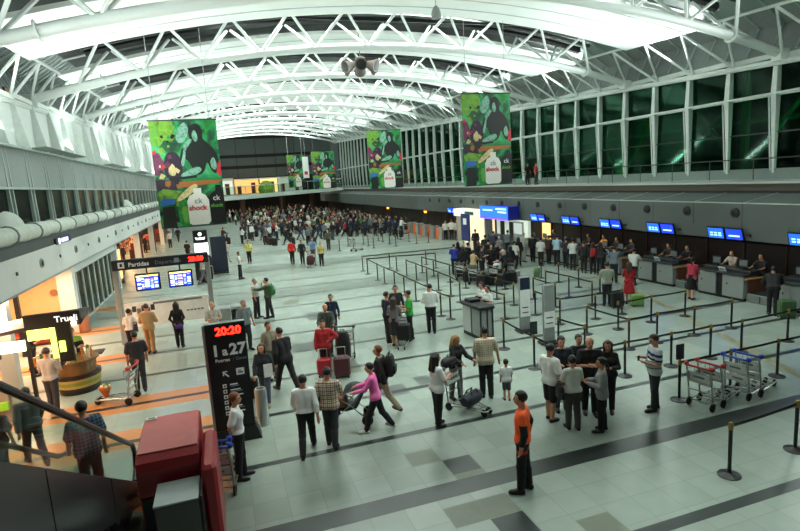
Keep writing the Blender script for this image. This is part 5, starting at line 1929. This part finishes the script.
# everybody beyond that: a mass nobody could count, one object
Vs, Qs, ms, o_ = [], [], [], 0
keys_ = list(TOPS)
PROT = []
for po, fm, ht in (('stand', False, 'short'), ('walk', False, 'short'), ('hold', True, 'long')):
    g = build_person(.055, po, parts=False, fem=fm, hair=ht, sleeves='long', loose=.02)
    PROT.append(g)
for gx, gy in STUFFCROWD:
    g = crowd_rnd.choice(PROT)
    a = crowd_rnd.uniform(0, 6.28)
    c, s_ = math.cos(a), math.sin(a)
    sc = crowd_rnd.uniform(.92, 1.05)
    tm = 2+keys_.index(crowd_rnd.choice(WEIGHT))
    for nm, mi in (('body', 0), ('hair', 1), ('shirt', tm), ('trousers', 2), ('shoes', 2)):
        if nm in g and len(g[nm][0]):
            V, Q = g[nm]
            W_ = np.stack([(V[:, 0]*c-V[:, 1]*s_)*sc+gx, (V[:, 0]*s_+V[:, 1]*c)*sc+gy, V[:, 2]*sc], 1)
            Vs.append(W_)
            Qs.append(Q+o_)
            ms.append(np.full(len(Q), mi))
            o_ += len(V)
me = np_mesh('crowd', np.concatenate(Vs), np.concatenate(Qs), [SKIN, HAIRC['black']]+[C(TOPS[k]) for k in keys_], np.concatenate(ms))
tag(place('crowd', me), 'dense mass of tiny people filling the far end of the hall under the footbridge', 'crowd', None, 'stuff')
print('CROWD individuals', NCROWD, 'mass', len(STUFFCROWD), 'persons', len([o for o in D.objects if o.get('category') == 'person']))
for i, (px, hx, lab) in enumerate((((266, 243), '6a1c22', 'dark red wheeled case among the nearest of the far crowd'), ((275, 246), '101114', 'black wheeled case among the nearest of the far crowd'), ((205, 283), '3c1414', 'dark red case on the floor right of the departures sign'))):
    suitcase(at(*px), 20, C(hx), lab, .5, .32, .7, handle=.2)
q = at(213, 268)
trolley(q, 100, 'blue', 'loaded trolley passing right behind the departures sign')
soft_bag((q[0], q[1], .17), 100, C('1f2f52'), 'blue bag on the trolley behind the departures sign', .5, .4, .6)
person((204, 284), 60, 'stooping person in pale shirt behind the departures sign post', C('b3b0a6'), C('5c6068'), H=1.72, pose='push')
person((189, 262), 30, 'person in dark top behind the departures screens', C('16171b'), C('17181b'), H=1.72, pose='stand')

# ------------------------------------------------------------------ escalator at lower left
t = thing('escalator', 'dark escalator with black handrails and glass sides at lower left', 'escalator', (0, 0, 0))
XN, XF = -2.0, -3.1                                        # near and far balustrade
SLP = math.tan(math.radians(30.3))
YB = 10.45                                                 # where the incline ends
def rail_z(y):
    return 1.0+max(0., (YB-y))*SLP
CLAD = M('dark_escalator_cladding', '2c2e2e', .3, .3, var=.15, scale=1.5)
ys = [1.2, 3.0, 5.0, 7.0, 8.6, 9.6, 10.2, 10.6, 11.3, 11.8]
for nm, x in (('near', XN), ('far', XF)):
    yl = ys[:7] if nm == 'near' else ys
    ye = yl[-1]
    p = MB()
    pts = [(x, y, rail_z(y)) for y in yl]+[(x, ye+.3, rail_z(ye)-.16), (x, ye+.42, rail_z(ye)-.38), (x, ye+.32, .5), (x, ye+.05, .38)]
    p.path(pts, .042, 8)
    p.build('handrail', M('black_handrail', '0b0b0c', .35), t, smooth=True)
    p = MB()
    top = [(y, rail_z(y)-.05) for y in yl]+[(ye+.28, rail_z(ye)-.25), (ye+.34, .6)]
    bot = [(ye+.2, .14)]+[(y, max(.14, rail_z(y)-.86)) for y in reversed(yl)]
    p.prism(top+bot, lambda u, v, d: (x+d, u, v), -.006, .006)
    p.build('glass_panel', glass_mat('escalator_glass', (.78, .84, .8), .12), t)
p = MB()
for x0, x1 in ((XN-.02, XN+.24), (XF-.24, XF+.02)):
    prof = [(y, max(.16, rail_z(y)-.84)) for y in ys]+[(12.4, .16), (12.4, 0), (10.2, -.0)]+[(1.2, rail_z(1.2)-2.3)]
    p.prism(prof, lambda u, v, d: (d, u, v), x0, x1)
for y in (3.2, 5.4, 7.6, 9.4):
    p.box(XN+.236, XN+.246, y, y+.015, max(0, rail_z(y)-2.2), rail_z(y)-.86, 1)
p.build('cladding', [CLAD, BLACK], t)
p = MB()
for i in range(24):
    y = 10.3-.4*i
    z = .0+.234*i
    p.box(XF+.03, XN-.03, y-.4, y, z-.3, z+.2 if i else .02, 0)
    p.box(XF+.03, XN-.03, y-.02, y, z+.2 if i else .02, (z+.2 if i else .02)+.008, 1)
p.build('step', [M('grooved_step_metal', '4a4d4c', .45, .5), M('yellow_step_edge', 'b0982c', .5)], t)
p = MB()
p.box(XF, XN, 10.3, 12.6, 0, .02)
p.build('landing_plate', STEEL, t)

# ------------------------------------------------------------------ red wrapping machine with grey cabinet
RED = M('glossy_red_shell', '9c1f26', .35, var=.08, scale=2)
REDTOP = M('pale_red_lid', 'c4605c', .45, var=.15, scale=5)  # lid red paler than the shell, with random variation
t = thing('wrapping_machine', 'big red machine with sloping lid at the foot of the escalator', 'machine', (0, 0, 0))
p = MB()
x0, x1 = -1.62, -.72
prof = [(8.55, .1), (9.9, .1), (9.9, 1.62), (9.82, 1.66), (8.62, 1.58), (8.50, 1.50), (8.46, 1.38), (8.50, .95), (8.55, .9)]
p.prism(prof, lambda u, v, d: (d, u, v), x0, x1)
p.build('shell', RED, t)
p = MB()
p.prism([(8.63, 1.585), (9.83, 1.665), (9.83, 1.685), (8.63, 1.605)], lambda u, v, d: (d, u, v), x0+.02, x1-.02)
p.build('lid', REDTOP, t)
MB().box(x0+.05, x1-.05, 8.56, 9.85, 0, .1).box(x0+.02, x1-.02, 8.52, 8.58, .1, .9).build('plinth', BLACK, t)
p = MB()
p.bbox(-.68, -.46, 8.0, 9.35, .0, 1.5, .05)
p.build('side_pillar', RED, t)
p = MB()
p.box(x0+.04, x0+.2, 9.72, 9.82, 1.675, 1.70, 0)
p.box(x0+.06, x0+.18, 9.74, 9.8, 1.70, 1.705, 1)
p.build('sticker', [WHITE_PRINT, M('green_print', '4a7a5a', .5)], t)
t = thing('steel_cabinet', 'grey cabinet with pale top in front of the red machine', 'cabinet', (0, 0, 0))
MB().bbox(-1.32, -.72, 7.72, 8.35, 0, 1.18, .02).build('body', M('dark_grey_cabinet', '55534f', .45, .3), t)
MB().box(-1.33, -.73, 7.71, 8.36, 1.18, 1.205).build('top', M('pale_metal_top', '9ea6a4', .4, .4), t)
MB().bbox(-.715, -.68, 7.72, 8.3, .05, 1.22, .01).build('trim', BLACK, t)
trolley((-1.05, 10.5, 0), 160, 'grey', 'luggage trolley standing behind the red machine')

# ------------------------------------------------------------------ lit market stall with name band, and round counter
t = thing('stall', 'black market stall with curved roof and yellow lit panels at left', 'stall', (0, 0, 0))
LIME = M('lime_lit_panel', 'd8f060', .5, emit=1.5)
p = MB()
rs = []
for k in range(13):
    x = -8.3+4.4*k/12
    q_ = (x+3.9)/4.4
    zz = 2.36+.06*q_-.95*q_*q_*.55
    rs.append([(x, 16.5, zz-.08), (x, 17.5, zz+.03), (x, 17.5, zz-.06), (x, 16.5, zz-.18)])
p.rings(rs)
p.build('curved_roof', M('black_stall_roof', '2a2420', .35), t, smooth=True)
p = MB()
p.box(-8.2, -5.9, 16.42, 16.5, 1.45, 1.8, 0)
p.box(-5.25, -3.92, 16.40, 16.55, 2.14, 2.54, 0)
p.box(-4.55, -4.2, 16.42, 16.55, 1.15, 2.2, 0)
p.build('fascia', BLACK, t)
text('Trueli', .23, 'lettering', WHITE_LIT, t, (-4.53, 16.38, 2.28), (PI/2, 0, 0), bold=.005)
p = MB()
p.box(-5.2, -4.64, 16.36, 16.42, 1.86, 2.14, 0)
p.box(-4.68, -4.56, 16.36, 16.42, 1.3, 2.14, 0)
p.box(-4.5, -4.36, 16.36, 16.4, 1.45, 1.75, 0)
p.box(-8.2, -5.28, 16.3, 16.4, 1.62, 1.9, 1)
p.build('light_panel', [LIME, M('white_lime_lit_panel', 'f2f6c8', .5, emit=1.6)], t)
p = MB()
p.box(-5.29, -5.21, 16.4, 16.5, 0, 2.1)
p.build('post', BLACK, t)
for x in (-8.1, -7.2, -6.3):
    MB().box(x-.1, x+.1, 16.2, 16.5, 0, 1.62).build('post', BLACK, t)
p = MB()
p.box(-8.2, -5.6, 15.6, 15.8, 0, .9, 0)
p.box(-8.2, -5.6, 15.5, 15.62, .35, .55, 1)
p.build('counter', [M('pink_grey_counter', 'a88a86', .5), M('lime_green_band', '8fbf30', .5, emit=.3)], t)
p = MB()
for i in range(9):
    p.box(-5.35+.09*i, -5.29+.09*i, 16.9, 16.98, 1.0+.03*(i % 3), 1.25+.05*(i % 4), i % 3)
p.box(-5.45, -4.6, 16.8, 17.1, .95, 1.0, 3)
p.build('display_shelf', [M('amber_bottle', 'c07a2c', .4), M('pale_bottle', 'd8d0b8', .4), M('green_bottle', '5c7a3c', .4), BLACK], t)
cx, cy = -4.65, 16.95
cp = at(76, 396)
cx, cy = cp[0], cp[1]+.55
t = thing('round_counter', 'round striped counter with green and black rings at the stall', 'counter', (cx, cy, 0))
p = MB()
for i, (z0, z1, r, mi) in enumerate(((0, .10, .52, 3), (.1, .2, .55, 0), (.2, .28, .57, 1), (.28, .38, .58, 2), (.38, .46, .6, 1), (.46, .56, .61, 0))):
    p.lathe([(r, z0), (r, z1)], n=24, m=mi)
p.build('ring_base', [M('dark_counter_ring', '241c16', .4), M('ochre_counter_ring', 'b0954a', .4), M('olive_counter_ring', '7f8a34', .4), BLACK], t, smooth=True)
p = MB()
p.lathe([(.5, .56), (.52, .9), (.6, .92), (.6, .97)], n=20)
p.build('display_drum', M('amber_display_glass', '7a5a34', .25), t, smooth=True)
p = MB()
for i in range(14):
    a = 2*PI*i/14
    p.lathe([(.045, .97), (.045, 1.12+.03*(i % 3)), (.02, 1.18+.03*(i % 3)), (.02, 1.24)], (.42*math.cos(a), .42*math.sin(a), 0), 7, i % 3)
p.build('bottle', [M('amber_bottle', 'c07a2c', .4), M('pale_bottle', 'd8d0b8', .4), M('green_bottle', '5c7a3c', .4)], t, smooth=True)
t = thing('side_table', 'thin black table with oval top right of the round counter', 'table', at(90, 376)[:2]+(0,))
MB().bbox(-.5, .5, -.25, .25, .72, .77, .02).build('table_top', BLACK, t)
MB().tube((0, 0, 0), (0, 0, .72), .04).lathe([(.22, 0), (.22, .02)], n=14).build('pedestal', BLACK, t)
o = MB().ball((0, 0, 0), (.07, .07, .07), 8).build('spot_lamp', M('warm_spot_glow', 'ffe0b0', .5, emit=6), D.objects['stall'], (-4.08, 16.36, 2.2))
person((cx-.2, cy+.75, 0), 160, 'shopkeeper in black and lime top behind the round counter', zbands('lime_shoulder_cloth', '131416', [(1.28, 1.5, '8fae3c')]), DK, ('short', 'black'), H=1.70, pose='hold')

# warm room behind the left wall: sofa, plant, wall clock
t = thing('sofa', 'dark red sofa against the peach wall at left', 'sofa', (-7.6, 24.0, 0))
REDSOFA = M('dark_red_leather', '7a2418', .5)
MB().bbox(-.9, .9, -.4, .4, .08, .45, .05).build('seat', REDSOFA, t)
MB().bbox(-.9, .9, .25, .45, .4, .9, .05).build('backrest', REDSOFA, t)
for s in (-1, 1):
    MB().bbox(s*.95-.12, s*.95+.12, -.4, .42, .08, .65, .04).build('arm', REDSOFA, t)
t = thing('potted_tree', 'dark potted tree before the yellow wall at far left', 'plant', (-7.6, 21.2, 0))
MB().lathe([(.2, 0), (.28, .45), (.25, .46)], n=14).build('pot', M('brown_pot', '4a3022', .6), t, smooth=True)
MB().tube((0, 0, .4), (.03, 0, 1.6), .035).build('trunk', M('brown_bark', '3a281a', .8), t)
p = MB()
rr = random.Random(5)
for i in range(260):
    a, z = rr.uniform(0, 6.28), rr.uniform(-.7, .75)
    r = .42*math.sqrt(max(.05, 1-(z/.8)**2))*rr.uniform(.3, 1)
    c = np.array([r*math.cos(a), r*math.sin(a), 1.75+z])
    u = np.array([rr.uniform(-1, 1), rr.uniform(-1, 1), rr.uniform(-.6, .6)])*.09
    w = np.array([rr.uniform(-1, 1), rr.uniform(-1, 1), rr.uniform(-1, 1)])*.05
    p.add([c-u, c+w, c+u, c-w], [(0, 1, 2, 3)])
f = p.build('foliage', M('dark_green_leaf', '26361c', .7), t)
f['kind'] = 'stuff'
o = MB().lathe([(.14, 0), (.14, .04)], n=16).build('wall_disc', M('brown_disc', '8a5a3c', .5), None, (-6.9, 25.5, 1.75))
o.rotation_euler = (PI/2, 0, 0)
tag(o, 'small brown round plate on the peach wall above the sofa', 'sign')
b = MB()
b.box(-7.3, -7.15, 22.2, 22.35, 0, 2.78)
struct('column_inner', b, BLACK)
# shops farther along the left
for k, (y0, y1, c) in enumerate(((36.6, 45.5, 'ff9a50'), (46.6, 55, 'ffb070'), (56, 64.5, 'ff8a48'), (65.6, 74.5, 'ffa868'))):
    t = thing('shop_unit', ['orange lit shop with shelves just beyond the glass doors', 'second orange lit shop with shelves beyond the glass doors', 'third orange lit shop with shelves along the left side', 'farthest orange lit shop with shelves along the left side'][k], 'shop', (0, 0, 0))
    MB().box(-9.8, -9.7, y0, y1, 0, 2.7).build('back_panel', M('glowing_orange_shop_wall_%d' % k, c, .6, emit=.35), t)  # emission put into the wall colour stands in for orange shop lighting
    p = MB()
    for j in range(4):
        p.box(-9.7, -9.3, y0+.3, y1-.3, .3+.55*j, .34+.55*j)
    p.build('shelf', M('brown_shelf', '5a3420', .6), t)
    p = MB()
    rr = random.Random(k)
    for j in range(4):
        y = y0+.4
        while y < y1-.6:
            w = rr.uniform(.12, .4)
            p.box(-9.65, -9.4, y, y+w*.9, .34+.55*j, .34+.55*j+rr.uniform(.15, .42), rr.randrange(4))
            y += w
    g = p.build('goods', [M('goods_dark', '2a1c1c', .6), M('goods_red', 'a8342a', .6), M('goods_cream', 'd8c09a', .6), M('goods_brown', '6a3c24', .6)], t)
    g['kind'] = 'stuff'
    MB().box(-6.6, -6.3, y0+1.6, y0+1.8, 0, 2.7).build('pier', M('shop_wood', '5c3320', .5), t)
    p = MB()
    p.box(-7.6, -6.8, y0+3.6, y0+5.2, 0, 1.05, 0)
    p.box(-7.5, -6.9, y0+3.8, y0+5.0, 1.05, 1.5, 1)
    p.build('counter', [M('shop_wood', '5c3320', .5), M('goods_red', 'a8342a', .6)], t)
t = thing('lit_advert', 'bright orange lit advert panel at the end of the glass doors', 'advert', (-6.3, 36.9, 0))
MB().box(0, .1, -.45, .45, .5, 2.3).build('panel', M('orange_lit_advert', 'ffb060', .5, emit=1.3), t)
MB().box(-.02, .08, -.55, .55, .3, 2.45).build('frame', DARKSTEEL, t)

# ------------------------------------------------------------------ upper left: blue lit sign strip and padded domes
t = thing('lit_sign', 'small violet lit sign strip under the padded tube at left', 'sign', (-6.04, 24.5, 3.97))
MB().box(0, .06, -1.1, 1.1, -.12, .12).build('casing', DARKSTEEL, t)
p = MB()
p.box(.06, .075, -.4, .6, -.08, .08, 0)
p.box(.06, .08, -.75, -.6, -.1, .1, 1)
p.build('lit_face', [M('violet_lit_face', 'a8a0ff', .5, emit=1.2), M('white_lit_icon', 'e8e4ff', .5, emit=1.6)], t)
for y, lab in ((21.0, 'pale round padded dome above the tube at left picture edge'), (45.7, 'pale round padded dome above the tube left of the banner')):
    o = MB()
    rs = []
    for k in range(6):
        a = PI/2*k/6
        rs.append([(-6.72+.55*math.sin(a)*.9, y+.95*math.cos(a)*math.cos(2*PI*i/16)*1.0, 4.55+.72*math.cos(a)*max(-.3, math.sin(2*PI*i/16))) for i in range(16)])
    o.rings(rs)
    tag(o.build('padded_dome', M('pale_padded_cover', 'b9c0b6', .8), None, smooth=True), lab, 'cover')
t = thing('luggage_fan_sign', 'orange picture spot on the dark roof flank at left', 'sign', (-7.6, 26.3, 9.55))
MB().box(0, .05, -.25, .25, 0, .5).build('panel', M('orange_spot_panel', 'b06a3c', .5), t)
MB().box(-.03, .03, -.3, .3, -.05, .55).build('frame', DARKSTEEL, t)
t.name = 'flank_sign'


# ------------------------------------------------------------------ hanging perfume banners
def banner_cloth_mat():
    m, nt, b, sp, tc = new_mat('printed_banner_cloth', .6)
    n1 = nt.nodes.new('ShaderNodeTexNoise')
    n1.inputs['Scale'].default_value = 1.1
    n1.inputs['Detail'].default_value = 5
    n1.inputs['Distortion'].default_value = 1.2
    nt.links.new(tc.outputs['Object'], n1.inputs['Vector'])
    r = nt.nodes.new('ShaderNodeValToRGB')
    nt.links.new(n1.outputs['Fac'], r.inputs[0])
    e = r.color_ramp.elements
    e[0].position, e[0].color = .32, (*lin('0a1c12'), 1)
    e[1].position, e[1].color = .72, (*lin('5fae7e'), 1)
    x = e.new(.46)
    x.color = (*lin('155a34'), 1)
    x = e.new(.56)
    x.color = (*lin('1f9450'), 1)
    nt.links.new(r.outputs[0], b.inputs['Base Color'])
    return m


BCLOTH = banner_cloth_mat()
def P_(name, col, rough=.6, var=.1, scale=3):
    m = M(name, col, rough)
    if m.get('inked'):
        return m
    m['inked'] = 1
    nt, N, L, b = nodes_of(m)
    src = b.inputs['Base Color'].links[0].from_socket
    tc = N.new('ShaderNodeTexCoord')
    n = N.new('ShaderNodeTexNoise')
    n.inputs['Scale'].default_value = scale
    n.inputs['Detail'].default_value = 4
    n.inputs['Distortion'].default_value = 1.6
    L.new(tc.outputs['Object'], n.inputs['Vector'])
    f = math_node(nt, 'MULTIPLY', math_node(nt, 'SUBTRACT', n.outputs['Fac'], .45), 3.2)
    f.node.use_clamp = True
    c = mix_col(nt, math_node(nt, 'MULTIPLY', f, var), src, lin('0c2416'))
    L.new(c, b.inputs['Base Color'])
    return m


BK = dict(lime=P_('print_lime', '6fa030', .6, var=.75, scale=3.2), green=P_('print_green', '188a34', .6, var=.8, scale=3.5), dark=M('print_dark', '0b1410', .6), mag=P_('print_magenta', '6a2a4c', .6, var=.8, scale=3.5), pur=P_('print_purple', '2a1430', .6, var=.8, scale=3), skin=P_('print_pale_skin', '78a894', .6, var=.85, scale=4), blue=M('print_blue', '2a62b8', .6), beige=P_('print_beige', 'c9b982', .6, var=.6, scale=3), bottle=M('print_white_bottle', 'd9d8d2', .6, var=.06), blackb=M('print_black_bottle', '0c0d0c', .5), red=M('print_red', 'c02236', .6), lgreen=M('print_bright_green', '5a9a3a', .6), grey=M('print_grey', '5d6468', .6), orange=M('print_orange', '9a5a24', .6))
ART = [   # (material, outline in units of the banner: u 0..1 from left, v 0..1 from the bottom)
    ('lime', [(0, .8), (.12, .76), (.2, .82), (.31, .8), (.36, .9), (.34, 1), (0, 1)]),
    ('mag', [(0, .5), (.13, .5), (.15, .62), (.1, .7), (0, .72)]),
    ('pur', [(.13, .46), (.38, .45), (.44, .58), (.36, .72), (.17, .7)]),
    ('green', [(.82, .86), (.95, .95), (1, 1), (.8, 1)]),
    ('skin', [(.36, .84), (.44, .95), (.54, .99), (.58, .9), (.5, .8), (.4, .78)]),
    ('dark', [(.58, .8), (.56, .9), (.62, .96), (.72, .97), (.78, .9), (.76, .82), (.84, .78), (.95, .7), (.99, .56), (.92, .48), (.84, .53), (.8, .62), (.74, .5), (.6, .48), (.56, .58), (.46, .66), (.42, .58), (.38, .62), (.45, .76), (.54, .74)]),
    ('skin', [(.61, .87), (.65, .91), (.69, .88), (.70, .82), (.66, .79), (.62, .82)]),
    ('skin', [(.46, .74), (.5, .8), (.6, .83), (.61, .80), (.53, .76), (.49, .7)]),
    ('skin', [(.40, .60), (.44, .66), (.47, .74), (.50, .72), (.47, .62), (.43, .56)]),
    ('skin', [(.36, .49), (.52, .54), (.66, .57), (.72, .53), (.62, .49), (.44, .46)]),
    ('skin', [(.84, .6), (.9, .66), (.95, .58), (.92, .52), (.86, .54)]),
    ('dark', [(.54, .60), (.66, .63), (.66, .60), (.55, .57)]),
    ('red', [(.94, .48), (1, .47), (1, .62), (.96, .58)]),
    ('beige', [(.2, .5), (.3, .48), (.33, .54), (.28, .61), (.22, .58)]),
    ('dark', [(.2, .44), (.62, .46), (.62, .485), (.2, .465)]),
    ('red', [(.93, .5), (1, .48), (1, .6), (.95, .58)]),
    ('pur', [(0, .36), (.3, .34), (.34, .44), (0, .46)]),
    ('orange', [(.3, .37), (.95, .4), (1, .43), (.3, .43)]),
    ('lime', [(.02, .26), (.28, .27), (.36, .34), (.1, .37), (0, .33)]),
    ('blue', [(.02, .21), (.22, .22), (.26, .27), (.06, .28)]),
    ('beige', [(.24, .25), (.34, .24), (.62, .36), (.6, .41), (.46, .37)]),
    ('dark', [(.03, .0), (.24, .0), (.24, .2), (.06, .2)]),
    ('green', [(.28, .0), (.5, .0), (.5, .2), (.44, .26), (.34, .26), (.28, .2)]),
    ('lgreen', [(.34, .04), (.42, .04), (.42, .18), (.38, .2), (.34, .18)]),
    ('bottle', [(.43, .03), (.47, .01), (.72, .01), (.76, .04), (.76, .24), (.72, .29), (.66, .31), (.66, .36), (.54, .36), (.54, .31), (.47, .29), (.43, .24)]),
    ('blackb', [(.77, .03), (.8, .01), (1.0, .01), (1.0, .32), (.97, .34), (.97, .38), (.88, .38), (.88, .33), (.8, .30), (.77, .26)]),
]


_ar = random.Random(12)
_FR = []
for _ in range(46):
    if _ar.random() < .6:
        cu_, cv_ = _ar.uniform(.02, .36), _ar.uniform(.47, .97)
        kk_ = ['lime', 'lgreen', 'dark', 'green'] if cv_ > .72 else ['mag', 'pur', 'dark', 'beige', 'red']
    else:
        cu_, cv_ = _ar.uniform(.03, .42), _ar.uniform(.03, .43)
        kk_ = ['lime', 'green', 'dark', 'pur', 'orange']
    r_, a_ = _ar.uniform(.015, .05), _ar.uniform(0, 6.28)
    _FR.append((_ar.choice(kk_), [(min(1, max(0, cu_+r_*1.3*math.cos(a_+q*1.57+_ar.uniform(-.4, .4)))), cv_+r_*.8*math.sin(a_+q*1.57+_ar.uniform(-.4, .4))) for q in range(4)]))
ART[4:4] = _FR[:28]
ART[-3:-3] = _FR[28:]


def banner(cx, y, zt, zb, w, label, art=True):
    t = thing('hanging_banner', label, 'banner', (cx, y, zb), 0, 'tall green hanging banners')
    h = zt-zb
    p = MB()
    p.box(-w/2, w/2, -.012, .012, 0, h)
    cl = p.build('printed_cloth', BCLOTH, t)
    MB().path([(-w/2-.05, 0, h), (w/2+.05, 0, h)], .035, 6).build('batten', DARKSTEEL, t, smooth=True)
    MB().path([(-w/2, 0, .0), (w/2, 0, .0)], .025, 6).build('batten', DARKSTEEL, t, smooth=True)
    for s in (-.4, .4):
        MB().tube((w*s, 0, h), (w*s, 0, chord(cx, y)+1.06-zb), .012, n=4).build('cable', STEEL, t)
    lay = MB()
    mats = list(BK.values())
    keys = list(BK.keys())
    def smooth(P):
        if len(P) < 5 or k in ('bottle', 'blackb', 'lime', 'mag'):
            return P
        for _ in range(2):
            P = [q for a, c in zip(P, P[1:]+P[:1]) for q in ((a[0]*.75+c[0]*.25, a[1]*.75+c[1]*.25), (a[0]*.25+c[0]*.75, a[1]*.25+c[1]*.75))]
        return P
    for i, (k, poly) in enumerate(ART):
        poly = smooth(poly)
        d0 = -.013-.0004*i
        lay.prism([(u*w-w/2, v*h) for u, v in poly], lambda u, v, d: (u, d, v), d0-.001, d0, keys.index(k))
    lay.build('artwork', mats, t)
    dd = -.05
    text('ck', w*.13, 'lettering', BK['grey'], t, (w*.04, dd, h*.215), FACE_CAM)
    text('shock', w*.115, 'lettering', BK['red'], t, (-w*.055, dd, h*.15), FACE_CAM, bold=.008)
    text('ck', w*.12, 'lettering', WHITE_PRINT, t, (w*.325, dd, h*.235), FACE_CAM)
    text('shock', w*.08, 'lettering', BK['lgreen'], t, (w*.28, dd, h*.17), FACE_CAM, bold=.006)
    return t


banner(-1.09, 25.0, 8.52, 4.06, 2.66, 'tall green perfume banner at left, hanging before the left gallery')
banner(13.15, 25.0, 9.45, 4.95, 2.68, 'tall green perfume banner at right, nearest before the right windows')
banner(12.33, 40.0, 9.25, 4.9, 2.66, 'tall green perfume banner hanging second along the right windows')
banner(11.9, 63.0, 9.25, 5.0, 2.66, 'tall green perfume banner hanging third along the right windows')
banner(12.05, 87.0, 10.3, 5.3, 2.66, 'farthest tall green perfume banner before the dark end wall')
t = thing('hanging_banner', 'narrow white hanging sign between the two farthest green banners', 'banner', (13.2, 84.5, 6.6))
MB().box(-.45, .45, -.02, .02, 0, 3.2).build('cloth', WHITE_PRINT, t)
MB().box(-.25, .25, -.03, -.02, .5, 1.0).build('print', BK['red'], t)
MB().tube((0, 0, 3.2), (0, 0, chord(13.2, 84.5)-6.6), .015).build('cable', STEEL, t)

# ------------------------------------------------------------------ roof speaker cluster and small hanging lamps
sx, sy = 7.9, 29.0
sz = 11.55
t = thing('speaker_cluster', 'brown cluster of horn loudspeakers hanging under the roof trusses', 'speaker', (sx, sy, sz))
BRN = M('brown_grey_speaker', '6a5f58', .5)
MB().tube((0, 0, .1), (0, 0, 2.2), .03).lathe([(.3, 0), (.34, .15), (.25, .45), (.1, .5)], n=14).build('hub', BRN, t, smooth=True)
for i in range(6):
    a = 2*PI*i/6+.3
    d = np.array([math.cos(a), math.sin(a), -.35])
    c = np.array([0, 0, .25])
    hrn = MB().path([c+d*.25, c+d*.5, c+d*.78, c+d*.95], [.1, .14, .26, .34], 12).build('horn', BRN, t, smooth=True)
    MB().path([c+d*.951, c+d*.962], [.27, .24], 12).build('mouth', BLACK, hrn, smooth=True)
def hang(px, py, y, name, label):
    q = on_y(px, py, y)
    t = thing(name, label, 'lamp', q)
    MB().lathe([(.22, -.25), (.20, .0), (.12, .18), (.05, .25)], n=12).build('shade', GREYMETAL, t, smooth=True)
    MB().tube((0, 0, .2), (0, 0, max(.5, panel_z(q[0], y)-q[2])), .02, n=5).build('rod', STEEL, t)
hang(436, 12, 22.5, 'hanging_lamp', 'grey hanging lamp at the top of the picture under the ceiling panel')
for k, y in enumerate((8.5, 18.0, 27.5, 37.0)):
    pass
